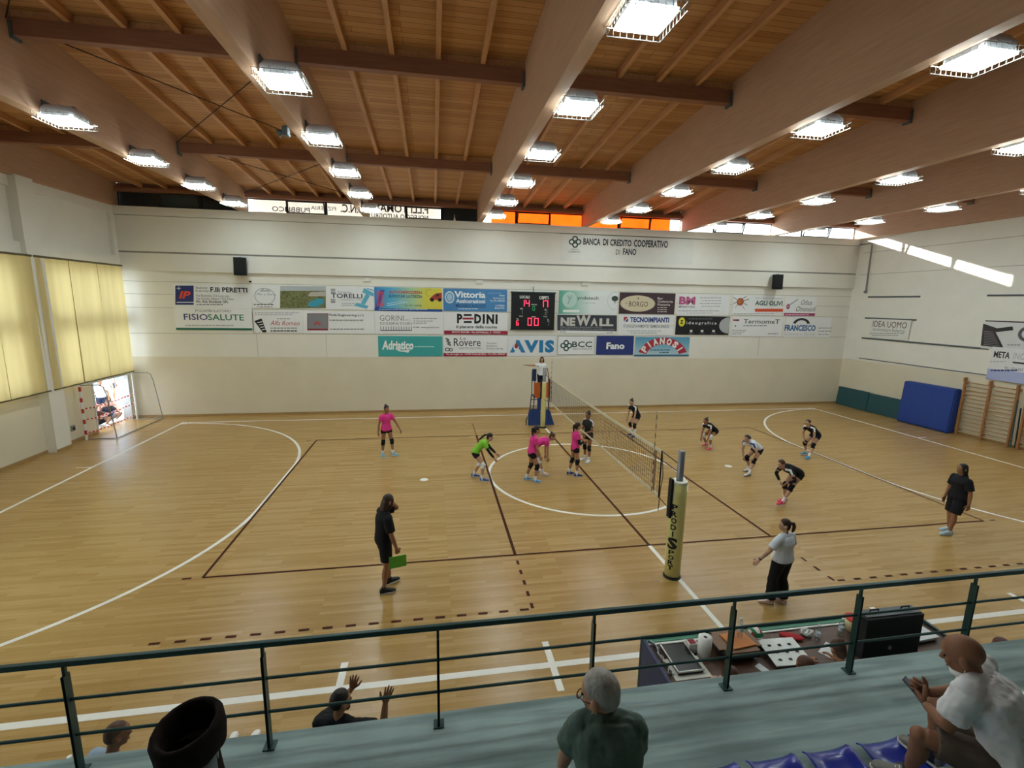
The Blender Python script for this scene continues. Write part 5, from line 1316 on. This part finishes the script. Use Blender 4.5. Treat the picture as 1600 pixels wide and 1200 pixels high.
f = Fig('pink jersey player bent double with hands on knees beside the upright one', (-1.45, .09, 0), -6, 1.70, hip=(-.18, .90), lean=62, bend=18, feet=[(-.08, .16, 8, 0), (.10, -.16, -8, 0)], hands=[(.20, .17, .56), (.24, -.17, .54)], elb=[(.2, 1, .2), (.2, -1, .2)], head=(22, -22, 0), skin='light')
f.shirt(PINK, .45, -.03); f.shorts(BLKC, .34); f.pads(WHT); f.socks(WHT); f.shoes('#e6cfc9'); f.hair('#5a3a26', 'bun')
f = Fig('pink jersey player facing the net with raised forearms', (-.42, -.22, 0), 4, 1.70, lean=3, feet=[(-.14, .11, 10, 0), (.05, -.09, -5, 0)], hands=[(.24, .12, 1.14), (.26, -.12, 1.16)], elb=[(-.3, .5, -1), (-.3, -.5, -1)], head=(2, 8, 0), skin='mid', fingers='half')
f.shirt(PINK, .5, -.14); f.shorts(BLKC, .30); f.pads(BLKC); f.socks(WHT); f.shoes('#283e74'); f.hair('#2c1f1b', 'pony')
for a_ in (0, 1):
    bm = NB(); f.arm(bm, a_, .5, 1.8, .006); obj('arm_sleeve', bm, CM(BLKC), f.o, True, .012, 2)
# ---------------------------------------------------------------- the players in black and white
BK = '#1d1e23'
f = Fig('black jersey player with white shoulders standing across the net from the pink team', (.42, 1.04, 0), -152, 1.74, lean=3, feet=[(.04, .12, 12, 0), (-.02, -.12, -18, 0)], hands=[(.20, .02, 1.02), (.22, -.02, .96)], elb=[(-.4, 1, -.3), (-.4, -1, -.3)], head=(6, 10, 0), skin='tan')
f.shirt(BK, .5, -.06, slc=WHT); f.shorts(BLKC, .34); f.pads(BLKC); f.socks(WHT); f.shoes('#d9dcdc'); f.hair('#201815', 'bun')
f = Fig('black jersey player leaning forward near the far sideline beyond the net', (3.26, 3.72, 0), -164, 1.72, hip=(-.10, .86), lean=30, bend=8, feet=[(.08, .16, 8, 0), (-.04, -.16, -10, 0)], hands=[(.22, .16, .60), (.28, -.16, .58)], elb=[(-.3, .7, 0), (-.3, -.7, 0)], head=(10, 10, 0), skin='light')
f.shirt(BK, .5, -.04, slc=WHT); f.shorts(BLKC, .34); f.pads(BLKC); f.socks(WHT, 1.4); f.shoes('#2e3566'); f.hair('#3a271e', 'bun')
f = Fig('crouching player with pink shoes and white knee pads, arms hanging down', (5.45, 1.96, 0), -166, 1.68, hip=(-.22, .66), lean=56, bend=4, feet=[(.12, .20, 10, 0), (-.10, -.22, -12, 0)], hands=[(.30, .16, .30), (.34, -.10, .34)], elb=[(-.2, .6, 0), (-.2, -.6, 0)], head=(4, 6, 0), skin='tan')
f.shirt(BK, .45, -.03, slc=WHT); f.shorts(BLKC, .36); f.pads(WHT); f.socks(WHT); f.shoes('#e2405a'); f.hair('#33231c', 'bun')
f = Fig('white jersey player bent forward with hands on thighs, right of the net', (5.25, -.66, 0), -170, 1.72, hip=(-.24, .80), lean=60, bend=10, feet=[(.20, .16, 6, 0), (-.14, -.16, -8, 0)], hands=[(.12, .18, .56), (.16, -.16, .52)], elb=[(.0, 1, .3), (.0, -1, .3)], head=(8, 18, 0), skin='light')
f.shirt('#dfe3ea', .45, -.04, slc='#3a4a8c'); f.shorts(BLKC, .36); f.pads(BLKC); f.socks(WHT); f.shoes('#d5d6d6', '#2a2a2c'); f.hair('#241a17', 'pony', [(.05, .0), (.10, -.05), (.13, -.12)])
f = Fig('black jersey player bent low in bright pink shoes, nearest on the right half', (4.62, -2.98, 0), -176, 1.76, hip=(-.28, .86), lean=68, bend=14, feet=[(.26, .12, 4, 0), (-.14, -.18, -4, 0)], hands=[(.10, .10, .66), (.14, -.12, .62)], elb=[(-.1, 1, -.2), (-.1, -1, -.2)], head=(14, 6, 0), skin='light')
f.shirt(BK, .45, -.03, slc=WHT, loose=.008); f.shorts(BLKC, .30); f.pads(BLKC); f.socks(WHT); f.shoes('#d83550'); f.hair('#4a3124', 'pony', [(-.02, -.05), (-.03, -.13), (-.03, -.19)])
for a_ in (0, 1):
    bm = NB(); f.arm(bm, a_, .6, 1.85, .006); obj('arm_sleeve', bm, CM(BLKC), f.o, True, .012, 2)
f = Fig('crouching black jersey player in blue shoes at the back right of the court', (8.42, .58, 0), -172, 1.72, hip=(-.28, .80), lean=50, bend=6, feet=[(.18, .20, 8, 0), (-.18, -.22, -10, 0)], hands=[(.14, .18, .58), (.02, -.20, .60)], elb=[(-.1, 1, .1), (-.1, -1, .1)], head=(6, 14, 0), skin='light')
f.shirt(BK, .45, -.03, slc=WHT); f.shorts(BLKC, .34); f.pads(BLKC); f.socks(WHT); f.shoes('#2f86b8'); f.hair('#3c2a20', 'pony')
# ---------------------------------------------------------------- coaches and officials
f = Fig('long haired man in black shirt and shorts, one hand at his face', (-5.58, -5.34, 0), 24, 1.84, lean=4, feet=[(.12, .10, 12, 0), (-.06, -.12, -8, 0)], hands=[(.17, .08, 1.56), (.14, -.26, .84)], elb=[(.8, .5, -1), (-.8, -.5, 0)], head=(18, 6, 0), skin='tan', sex='m', fingers=('half', 'grip'), vox=.011)
f.shirt(BLKC, .78, -.12, .018, .012); f.shorts(BLKC, .80, .022, .02); f.socks('#2a2a2c', 1.9); f.shoes('#17181b', '#d9d9d6'); f.hair('#3a2a22', 'shoulder')
hx = f.to_world(f.W[1]); t = thing('folder', 'bright green folder held low by the man in black', 'folder', (hx.x + .02, hx.y - .03, hx.z - .24), R_(14))
bm = NB(); bx_ = box(bm, -.15, .15, -.006, .006, -.11, .11); obj('cover', bm, mat('green folder', '#5fb03c', .45), t); bm = NB(); box(bm, -.145, .148, .0065, .010, -.105, .10); obj('paper_edge', bm, CM(WHT), t)
f = Fig('dark haired woman in black polo and long shorts at the right edge of the court', (7.46, -4.95, 0), 168, 1.74, lean=2, feet=[(.16, .10, 4, 0), (-.02, -.12, -4, 0)], hands=[(.02, .30, .82), (.10, -.24, .84)], elb=[(-.8, .6, 0), (-.8, -.6, 0)], head=(-2, -4, 0), skin='tan', build=1.22, vox=.011)
f.shirt('#202126', .75, -.20, .018, .02, collar='#202126'); f.shorts('#202126', .93, .026, .02); f.socks('#cfd6da', 1.94); f.shoes('#a9c3d2'); f.hair('#1e1818', 'long')
f = Fig('woman in white polo and black trousers standing by the scorers\' table', (1.38, -6.74, 0), 108, 1.62, lean=0, feet=[(.06, .14, 44, 0), (-.04, -.10, 20, 0)], hands=[(.16, .50, .93), (.18, -.16, .98)], elb=[(-.5, .9, -.7), (-.5, -1, -.2)], head=(4, 46, 0), skin='light', build=1.22, vox=.011)
f.shirt('#d7dce6', .78, -.02, .018, .006, collar='#d7dce6'); f.trousers('#1c1c22', .026, flare=.03); f.shoes('#e0bfb4', '#e4d2c8', low=True); f.hair('#3a271f', 'pony', [(.04, .01), (.06, -.06), (.05, -.14), (.03, -.19)])
bm = NB(); w0 = f.W[0]; d0 = (f.W[0] - f.E[0]).normalized(); u0, v0 = perp(d0); loft(bm, [(w0 - d0 * .035, u0, v0, .027, .027), (w0 - d0 * .012, u0, v0, .027, .027)], 14); obj('wristwatch', bm, M_blk, f.o)
f = Fig('umpire in white shirt on the stand signalling with one arm out', (-.06, 6.05, 1.262), -92, 1.70, lean=1, feet=[(0, .09, 6, 0), (0, -.09, -6, 0)], hands=[(.14, .20, 1.02), (.10, -.72, 1.38)], elb=[(-.8, .5, 0), (0, -.2, -1)], head=(4, -10, 0), skin='mid', fingers=('grip', 'open'))
f.shirt('#e4e6ea', .5, -.02); f.trousers('#1f2436'); f.shoes('#e8e8e8'); f.hair('#1e1715', 'long')
# ================================================================== scorers' table
M_tnavy = mat('table panel navy', '#26365c', .5, var=.05); M_tteal = mat('table rim teal', '#1f3c40', .4); M_tgreen = mat('table strip green', '#4c8a72', .45); M_twhite = mat('table strip white', '#dfe2e0', .4)
M_tb = mat('table top brown', '#5a4034', .4, var=.15, stretch=(1, 8, 1), scale=3); M_tred = mat('table edge dark red', '#4a2528', .5)
TX0, TX1, TY0, TY1 = -1.92, 2.36, -8.94, -8.14
t = thing('scorers_table', 'long brown topped scorers\' table with navy end panel and green edge strip', 'table', ((TX0 + TX1) / 2, (TY0 + TY1) / 2, 0))
cx, cy = t.location.x, t.location.y; hx, hy = (TX1 - TX0) / 2, (TY1 - TY0) / 2
bm = NB(); box(bm, -hx + .04, hx - .04, -hy, hy - .15, .70, .75, bev=.006); obj('table_top', bm, M_tb, t)
bm = NB(); box(bm, -hx, hx, hy - .05, hy, 0, .80, bev=.008); obj('front_panel', bm, M_tteal, t)
bm = NB(); box(bm, -hx + .04, hx - .04, hy - .11, hy - .052, .70, .775); obj('green_strip', bm, M_tgreen, t)
bm = NB(); box(bm, -hx + .04, hx - .04, hy - .145, hy - .112, .70, .765); obj('white_strip', bm, M_twhite, t)
for s_, mm in ((-1, M_tnavy), (1, M_tteal)):
    x = s_ * (hx - .02)
    bm = NB(); prism(bm, [(x - .018, -hy - .03, .05), (x - .018, -hy - .03, .77), (x - .018, hy - .055, .80), (x - .018, hy - .055, 0), (x - .018, -hy + .05, 0)], (0, 0, 0), (.036, 0, 0)); obj('end_panel', bm, mm, t)
bm = NB(); box(bm, -hx + .04, hx - .04, -hy + .01, -hy + .03, .45, .699); obj('apron', bm, M_tred, t)
TT = .752
def on(name, lab, cat, x, y, z=TT, rz=0, group=None): return thing(name, lab, cat, (x, y, z), R_(rz), group)
t = on('paper_sheet', 'white sheet lying under the silver framed panel on the scorers\' table', 'paper', -1.58, -8.70); bm = NB(); box(bm, -.22, .26, -.19, .16, 0, .004); obj('sheet', bm, CM('#d9d6cc'), t)
t = on('cable_bundle', 'tangle of black cables beside the silver framed panel', 'cables', -1.80, -8.55)
for k in range(4):
    rr = random.Random(k); bm = NB(); tube(bm, [(rr.uniform(-.05, .02), -.28 + q * .06, .014 + rr.uniform(0, .03)) for q in range(11)], .008, 6); obj('cable', bm, M_blk if k % 2 else CM('#b9bcc0'), t)
t = on('flat_monitor', 'silver framed black panel lying at the left end of the table', 'monitor', -1.565, -8.575, TT + .006)
bm = NB(); box(bm, -.165, .165, -.24, .24, 0, .03); obj('base', bm, M_blk, t); bm = NB()
for a in ((-.175, .175, -.25, -.235), (-.175, .175, .235, .25), (-.175, -.16, -.25, .25), (.16, .175, -.25, .25)): box(bm, a[0], a[1], a[2], a[3], .03, .05)
obj('frame', bm, mat('silver frame', '#b7b6b0', .4, .6), t); bm = NB(); box(bm, -.16, .16, -.235, .235, .031, .042); obj('screen', bm, mat('dark screen', '#15161a', .2), t)
t = on('paper_towel_roll', 'white paper towel roll standing on the scorers\' table', 'paper roll', -1.23, -8.55)
bm = NB(); lathe(bm, [(.025, 0), (.085, 0), (.085, .27), (.025, .27)], n=28); obj('paper', bm, CM('#e3e1dc'), t, True); bm = NB(); lathe(bm, [(.024, .01), (.024, .2705), (.018, .2705)], n=16); obj('core', bm, M_dark, t)
t = on('carton', 'small white carton beside the paper towel roll', 'carton', -1.335, -8.44); bm = NB(); box(bm, -.07, .05, -.05, .05, 0, .13); obj('box', bm, CM('#d5d0cb'), t); bm = NB(); box(bm, -.055, .035, -.04, .04, .131, .134); obj('flap', bm, CM('#8a3b44'), t)
t = on('control_desk', 'brown round cornered control desk on short white feet on the table', 'control desk', -.80, -8.53)
bm = NB(); box(bm, -.26, .26, -.2, .2, .035, .14, bev=.02); obj('case', bm, M_blk, t); bm = NB(); box(bm, -.30, .30, -.22, .22, .142, .165); bmesh.ops.bevel(bm, geom=[e for e in bm.edges if abs(e.verts[0].co.z - e.verts[1].co.z) > .01], offset=.08, segments=6, affect='EDGES'); obj('lid', bm, mat('brown lid', '#7b5c44', .5, var=.12), t)
for x in (-.2, .2):
    for y in (-.16, .16): bm = NB(); lathe(bm, [(.022, 0), (.022, .04)], (x, y, 0), 12); obj('foot', bm, M_twhite, t)
t = on('folder', 'orange folder lying on the brown control desk', 'folder', -.76, -8.55, TT + .166, 6); bm = NB(); box(bm, -.17, .17, -.14, .14, 0, .02); obj('cover', bm, mat('orange folder', '#c0763c', .6, var=.06), t); bm = NB(); box(bm, -.166, .171, -.135, .135, .005, .015); obj('papers', bm, CM('#dbcdb5'), t)
def bottle(lab, x, y, h=.24, r=.034, z=TT):
    t = on('water_bottle', lab, 'bottle', x, y, z, 0, 'clear plastic bottles on the table')
    bm = NB(); lathe(bm, [(r * .8, 0), (r, .015), (r, h * .55), (r * .92, h * .62), (r, h * .68), (r * .45, h * .88), (r * .4, h * .93)], n=18); obj('body', bm, CLEAR, t, True)
    bm = NB(); lathe(bm, [(r * .43, h * .93), (r * .43, h)], n=14); obj('cap', bm, CM('#dfe5ea'), t)
    bm = NB(); lathe(bm, [(r * 1.01, h * .3), (r * 1.01, h * .52)], n=18); obj('label', bm, CM('#c9d3d8'), t)
bottle('clear water bottle standing on the orange folder before the ball', -.70, -8.50, .26, .036, TT + .187)
bottle('clear water bottle in the middle of the scorers\' table', .48, -8.52)
bottle('clear water bottle beside the black case on the table', .88, -8.48, .27, .036)
# ball
t = on('volleyball', 'white red and green volleyball on the table beside the orange folder', 'ball', -.40, -8.41, TT + .105)
bm = NB(); bmesh.ops.create_uvsphere(bm, u_segments=36, v_segments=24, radius=.105)
for f_ in bm.faces:
    c = f_.calc_center_median().normalized(); a = max((abs(c.x), 0), (abs(c.y), 1), (abs(c.z), 2))[1]; v = (c.y, c.z, c.x)[a] / max(abs((c.x, c.y, c.z)[a]), .01); sgn = (c.x, c.y, c.z)[a] > 0
    f_.material_index = 0 if abs(v) < .33 else (1 if (v > 0) == sgn else 2)
obj('cover', bm, [CM('#e6e4de', .5), CM('#b8323c', .5), CM('#2f7a52', .5)], t, True)
t = on('score_console', 'white topped score console with black keys on the scorers\' table', 'console', -.20, -8.72, TT, -3)
bm = NB(); prism(bm, [(-.25, -.21, 0), (-.25, .2, 0), (-.25, .2, .10), (-.25, -.21, .05)], (0, 0, 0), (.5, 0, 0)); obj('case', bm, mat('console case', '#3a3230', .5), t)
bm = NB(); prism(bm, [(-.25, -.21, .052), (-.25, .2, .102), (-.25, .2, .112), (-.25, -.21, .062)], (-.005, 0, 0), (.505, 0, 0)); obj('key_plate', bm, M_twhite, t)
for i in range(3):
    for j in range(3):
        x = -.15 + i * .14 + (j % 2) * .03; y = -.13 + j * .11; z = .063 + (y + .21) * .122
        bm = NB(); box(bm, x - .02, x + .02, y - .013, y + .013, z, z + .008); obj('key', bm, M_blk, t)
t = on('card', 'small white card lying before the score console', 'card', -.62, -8.86, TT, 20); bm = NB(); box(bm, -.05, .05, -.07, .07, 0, .003); obj('card', bm, CM('#d4d8da'), t)
t = on('pouch', 'red pouch lying behind the score console', 'pouch', .16, -8.42, TT, -25); bm = NB(); ell(bm, (0, 0, .025), (.16, .07, .026)); obj('cloth', bm, CM('#b4323a'), t, True)
t = on('plastic_bag', 'crumpled white plastic bag lying beside the red pouch', 'bag', .42, -8.40, TT); bm = NB(); bmesh.ops.create_icosphere(bm, subdivisions=3, radius=.07); rr = random.Random(5)
for v in bm.verts: v.co = V((v.co.x * 1.3, v.co.y, (v.co.z + .07) * .6)) * rr.uniform(.8, 1.12)
obj('film', bm, mat('white bag film', '#dfe0dc', .4, trans=.25), t)
t = on('pen', 'white pen standing at the back of the table by the console', 'pen', -.10, -8.42); bm = NB(); tube(bm, [(0, 0, 0), (-.05, -.02, .07)], .007, 8); obj('barrel', bm, CM('#e8e6da'), t)
t = on('paper_sheet', 'white score sheet under the scorer\'s hand', 'paper', .50, -8.72, TT, 30); bm = NB(); box(bm, -.15, .15, -.1, .1, 0, .003); obj('sheet', bm, CM('#d9dcdf'), t)
t = on('tub', 'red topped cream tub beside the black case on the table', 'tub', 1.16, -8.40); bm = NB(); lathe(bm, [(.09, 0), (.115, .17), (.11, .17)], n=24); obj('body', bm, CM('#d9c79a'), t, True); bm = NB(); lathe(bm, [(.118, .171), (.118, .19), (.02, .195)], n=24); obj('lid', bm, CM('#c23a35'), t)
t = on('equipment_case', 'big black equipment case stood upright near the right end of the table', 'case', 1.20, -8.82, TT + .001)
bm = NB(); box(bm, -.44, .42, -.11, .09, 0, .58, bev=.012); obj('shell', bm, mat('case black', '#141416', .55), t)
bm = NB(); box(bm, -.42, .40, -.08, .06, .581, .595); obj('top_rail', bm, mat('case rail grey', '#585c62', .4, .4), t)
for x in (-.25, .22): bm = NB(); tube(bm, [(x - .07, -.01, .59), (x - .06, -.01, .64), (x + .06, -.01, .64), (x + .07, -.01, .59)], .009, 8); obj('handle', bm, M_blk, t)
bm = NB(); lathe(bm, [(.028, 0), (.028, .012), (.012, .018)], n=16)
for v in bm.verts: v.co = V((v.co.x - .05, -.112 - v.co.z, v.co.y + .15))
obj('lock', bm, M_al, t)
t = on('cup', 'white cup standing at the right end of the table', 'cup', 2.20, -8.40); bm = NB(); lathe(bm, [(.035, 0), (.045, .12), (.04, .12), (.03, .01)], n=20); obj('body', bm, CM('#dfe2e0'), t, True)
t = on('paper_stack', 'stack of white papers at the right end of the table', 'papers', 1.90, -8.60, TT, 4); bm = NB()
for k in range(5): box(bm, -.22 + .01 * k, .22 + .008 * k, -.16 - .006 * k, .17, k * .012, k * .012 + .011)
obj('sheets', bm, CM('#d6d9dd'), t)

# ================================================================== people by the table and on the team bench
def bench(lab, x0, x1, y):
    t = thing('bench', lab, 'bench', ((x0 + x1) / 2, y, 0), 0, 'benches below the stand'); L = (x1 - x0) / 2
    bm = NB(); box(bm, -L, L, -.15, .15, .39, .43, bev=.008); obj('seat', bm, M_tb, t)
    for x in (-L + .15, L - .15): bm = NB(); box(bm, x - .03, x + .03, -.13, .13, 0, .389); obj('leg', bm, M_dark, t)
bench('wooden team bench hidden below the front edge of the stand', -8.3, -5.0, -9.22); bench('wooden bench behind the scorers\' table', -1.9, 3.2, -9.20)
ST = dict(hip=(0, .50), seated=True)
f = Fig('dark haired man in black shirt on the bench raising both open hands', (-5.66, -9.16, .02), 76, 1.78, lean=3, feet=[(.42, .18, 8, 0), (.42, -.18, -8, 0)], hands=[(.42, .02, 1.00), (.22, -.42, 1.06)], elb=[(.1, .5, -1), (.1, -.5, -1)], head=(4, -42, 0), skin='tan', sex='m', vox=.009, fingers='open', palms=[((-.1, -.25, 1), (1, 0, .2)), ((.1, -.3, 1), (.8, .4, 0))], **ST)
f.shirt(BLKC, .72, -.08, .016, .01); f.shorts(BLKC, .8, .02, .01); f.socks(WHT, 1.8); f.shoes('#d8d8d8'); f.hair('#1b1614', 'short')
bm = NB(); ell(bm, f.hp_(.06, 0, -.085), (.035, .05, .032), f.hf, f.hl, f.hu); obj('beard', bm, HM('#1b1614'), f.o, True)
f = Fig('man with cropped hair on the bench behind the leftmost railing posts', (-7.72, -9.30, .02), 62, 1.76, lean=14, feet=[(.60, .12, 8, 0), (.62, -.10, -8, 0)], head=(10, -30, 0), hands=[(.32, .16, .60), (.32, -.16, .60)], skin='deep', sex='m', **ST)
f.shirt('#9fb2c6', .6, -.08); f.shorts('#2b2f3c', .8, .02, .01); f.shoes('#dfe0de'); f.hair('#5d4032', 'crop')
f = Fig('person on the bench behind the dark bin, white sandals stretched out beside it', (-7.06, -8.98, .02), 88, 1.58, hip=(0, .46), seated=True, lean=4, feet=[(.78, .02, 8, 0), (.78, -.22, -8, 0)], head=(10, 0, 0), hands=[(.26, .13, .62), (.26, -.13, .62)], skin='mid')
f.shirt('#4a4f5a', .5, -.06); f.shorts('#3a3f4a', .6); f.shoes('#e3e0da', '#eceae6', low=True); f.hair('#33261f', 'short')
f = Fig('scorer with reddish brown hair sitting between the score console and the stand edge', (-.40, -9.43, .02), 100, 1.68, lean=8, feet=[(.38, .12, 8, 0), (.38, -.12, -8, 0)], head=(16, 24, 0), hands=[(.34, .14, .66), (.34, -.14, .66)], skin='tan', **ST)
f.shirt('#e2e2de', .5, -.06, .018, .01); f.trousers('#2a2b33'); f.shoes('#2a2a2c'); f.hair('#5b3826', 'shoulder')
f = Fig('scorer in white shirt leaning on the table left of the black case', (.20, -9.40, .02), 84, 1.70, lean=30, feet=[(.35, .12, 8, 0), (.35, -.12, -8, 0)], head=(22, 0, 0), hands=[(.50, .22, .80), (.52, -.14, .80)], elb=[(-.2, .8, -.2), (-.2, -.6, -.6)], skin='tan', **ST)
f.shirt('#e2e2de', .5, -.06, .02, .012); f.trousers('#2a2b33'); f.shoes('#2a2a2c'); f.hair('#4a3024', 'bun')
f = Fig('brown haired scorer of whom only the crown shows over the stand edge', (-1.34, -9.36, .02), 84, 1.60, hip=(0, .46), seated=True, lean=10, feet=[(.35, .12, 8, 0), (.35, -.12, -8, 0)], head=(16, 0, 0), hands=[(.36, .14, .84), (.36, -.14, .84)], skin='light')
f.shirt('#8c8f98', .5, -.06); f.trousers('#2a2b33'); f.shoes('#2a2a2c'); f.hair('#4f3223', 'shoulder')
f = Fig('seated person at the right end whose head barely shows over the stand edge', (2.42, -9.36, .02), 90, 1.58, hip=(0, .45), seated=True, lean=6, feet=[(.35, .12, 8, 0), (.35, -.12, -8, 0)], head=(10, 0, 0), hands=[(.3, .14, .62), (.3, -.14, .62)], skin='deep')
f.shirt('#6d4a44', .5, -.06); f.trousers('#2a2b33'); f.shoes('#2a2a2c'); f.hair('#5c3a30', 'short')
t = thing('water_bottle', 'clear bottle with white cap on the bench left of the crop haired man', 'bottle', (-7.98, -9.22, .431)); bm = NB(); lathe(bm, [(.04, 0), (.045, .02), (.045, .5), (.018, .6), (.018, .62)], n=18); obj('body', bm, mat('bluish plastic', '#a9bcd0', .25), t, True); bm = NB(); lathe(bm, [(.02, .621), (.02, .65)], n=14); obj('cap', bm, CM('#f0f2ee'), t)
t = thing('trainer_shoe', 'white trainer lying on the floor just beyond the stand edge', 'shoe', (-6.62, -8.36, 0), R_(70)); bm = NB()
loft(bm, [(V((x, 0, .02 + h / 2)), V((0, 1, 0)), V((0, 0, 1)), w_, h / 2) for x, h, w_ in ((-.12, .06, .03), (-.1, .09, .038), (0, .085, .04), (.08, .06, .048), (.13, .03, .03))], 14); obj('upper', bm, CM('#e3e1dd'), t, True); bm = NB(); loft(bm, [(V((x, 0, .01)), V((0, 1, 0)), V((0, 0, 1)), w_, .01) for x, w_ in ((-.13, .03), (0, .04), (.08, .05), (.14, .03))], 14); obj('sole', bm, M_sole, t)

# ================================================================== spectators on the stand, seen from behind
f = Fig('grey haired man in dark green polo sitting on the stand, seen from behind', (-3.73, -11.43, 1.66), 80, 1.82, hip=(0, .735), seated=True, lean=17, bend=8, hs=1.08, shw=.142, neck=.005, feet=[(.46, .18, 8, 0), (.46, -.18, -8, 0)], hands=[(.34, .22, .62), (.40, -.20, .60)], elb=[(-.3, .9, -.5), (-.3, -.6, -.5)], head=(14, 54, 0), skin='mid', sex='m', build=1.0, vox=.007)
f.shirt('#54665f', .62, -.06, .02, .006, collar='#54665f'); f.shorts('#4b4c4e', .85, .02, .012); f.socks('#55575a', 1.8); f.shoes('#43464a', '#cfcfca'); f.hair('#9a9791', 'short')
k = f.k; M_spec = mat('spectacle frame', '#5b2a22', .35); M_mask = CM('#c9d3d6')
for q in (1, -1):
    bm = NB(); tube(bm, [f.hp_(.102 + .002 * math.cos(a), .034 * q + .025 * math.cos(a), -.005 + .02 * math.sin(a)) for a in [2 * math.pi * i / 16 for i in range(16)]], .0035, 6, closed=True); tube(bm, [f.hp_(.098, .058 * q, .0), f.hp_(.05, .082 * q, .0), f.hp_(-.012, .088 * q, .004)], .0035, 6); tube(bm, [f.hp_(.106, 0, .0), f.hp_(.104, .012 * q, .0)], .003, 6); obj('spectacles', bm, M_spec, f.o, True)
bm = NB(); ell(bm, f.hp_(.048, 0, -.115), (.045 * k, .05 * k, .028 * k), f.hf, f.hl, f.hu); mo = obj('face_mask', bm, M_mask, f.o, True)
bm = NB()
for q in (1, -1): tube(bm, [f.hp_(.05, .052 * q, -.10), f.hp_(.02, .072 * q, -.06), f.hp_(-.012, .088 * q, -.02)], .0025, 5)
obj('strap', bm, M_mask, mo)
f = Fig('bald man in white T-shirt on the stand bending over his phone', (-.87, -11.41, 1.66), 116, 1.86, hip=(0, .57), seated=True, lean=24, bend=22, hs=1.12, neck=.03, drop=-.01, feet=[(.43, .13, 20, .085), (.38, -.20, -12, .085)], hands=[(.43, .035, .67), (.45, -.06, .70)], elb=[(-.2, .7, -1), (-.2, -.7, -1)], head=(22, 8, 0), skin='deep', sex='m', build=1.1, vox=.007, fingers='grip', palms=[((.8, -.4, .35), (0, -.7, .5)), ((.8, .3, .35), (0, .7, .5))])
f.shirt('#dcdcdf', .74, -.08, .02, .008); f.shorts('#5a4d44', .80, .02, .014); f.socks('#2a2b2e', 1.86); f.shoes('#6b6a62', '#d9d7cf', laces='#dfdcd0')
k = f.k
bm = NB(); ell(bm, f.hp_(.045, 0, -.098), (.050 * k, .060 * k, .032 * k), f.hf, f.hl, f.hu); mo = obj('face_mask', bm, CM('#e3e3e0'), f.o, True)
bm = NB()
for q in (1, -1): tube(bm, [f.hp_(.04, .045 * q, -.118), f.hp_(.01, .068 * q, -.07), f.hp_(-.015, .09 * q, -.02)], .0028, 5)
obj('strap', bm, CM('#e3e3e0'), mo)
bm = NB(); w0 = f.W[0]; d0 = (f.W[0] - f.E[0]).normalized(); u0, v0 = perp(d0); loft(bm, [(w0 - d0 * .045, u0, v0, .033, .030), (w0 - d0 * .03, u0, v0, .034, .031), (w0 - d0 * .02, u0, v0, .033, .030)], 16); obj('wristwatch', bm, M_al, f.o)
ph = f.to_world((f.W[0] + f.W[1]) / 2 + V((.10, .0, .035)))
t = thing('mobile_phone', 'dark mobile phone held in both hands by the bald man', 'phone', ph, R_(116)); bm = NB(); X_ = V((.8, 0, .6)); Z_ = V((-.6, 0, .8)); obox(bm, -X_ * .06 - V((0, .031, 0)) - Z_ * .004, X_ * .115, V((0, .062, 0)), Z_ * .008); obj('case', bm, mat('phone case', '#3b414c', .4), t); bm = NB(); obox(bm, -X_ * .055 - V((0, .028, 0)) + Z_ * .0045, X_ * .105, V((0, .056, 0)), Z_ * .001); obj('screen', bm, mat('phone screen', '#8c9aa8', .2), t)

# ================================================================== people outside the doorway
OUT = [('standing spectator in white shirt outside the doorway, nearest the door frame', -18.6, 8.75, '#e6e6ea', '#3a4660', 0), ('standing spectator in white shirt outside the doorway, further back', -19.5, 10.6, '#e9e9ec', '#cfd2d8', 0), ('standing spectator in pale blue shirt far outside the doorway', -20.4, 12.4, '#9fc3d8', '#39424e', 0),
       ('spectator in brown top sitting on the ground outside the doorway, leftmost', -18.15, 7.55, '#6d4a42', '#2e2c33', 1), ('spectator in dark top sitting on the ground outside the doorway', -18.25, 8.5, '#34303a', '#7d7a80', 1), ('spectator in blue shorts sitting on the ground outside the doorway', -18.75, 9.4, '#b58f84', '#2f5ca8', 1),
       ('spectator in pink top sitting on the ground outside the doorway', -19.4, 9.7, '#c98f8f', '#4a4a55', 1)]
for i, (lab, x, y, c1, c2, sit) in enumerate(OUT):
    if sit: f = Fig(lab, (x, y, 0), -40 - 12 * (i % 3), 1.68, hip=(0, .11), seated=True, lean=8, feet=[(.50, .16, 8, 0), (.60, -.14, -8, 0)], hands=[(.40, .18, .42), (.42, -.16, .40)], head=(0, 10 * (i % 3 - 1), 0), skin=('mid', 'tan', 'light')[i % 3], vox=.016, group=None)
    else: f = Fig(lab, (x, y, 0), -50 + 20 * i, 1.72, skin=('mid', 'light', 'tan')[i % 3], vox=.016, head=(4, 10, 0))
    f.shirt(c1, .5, -.04); f.shorts(c2, .6, .014, .006); f.shoes('#d8d8d8'); f.hair(('#2a1f1b', '#4a3226', '#1e1917')[i % 3], ('short', 'bun', 'shoulder')[i % 3])
flush_remesh()
flush_join()
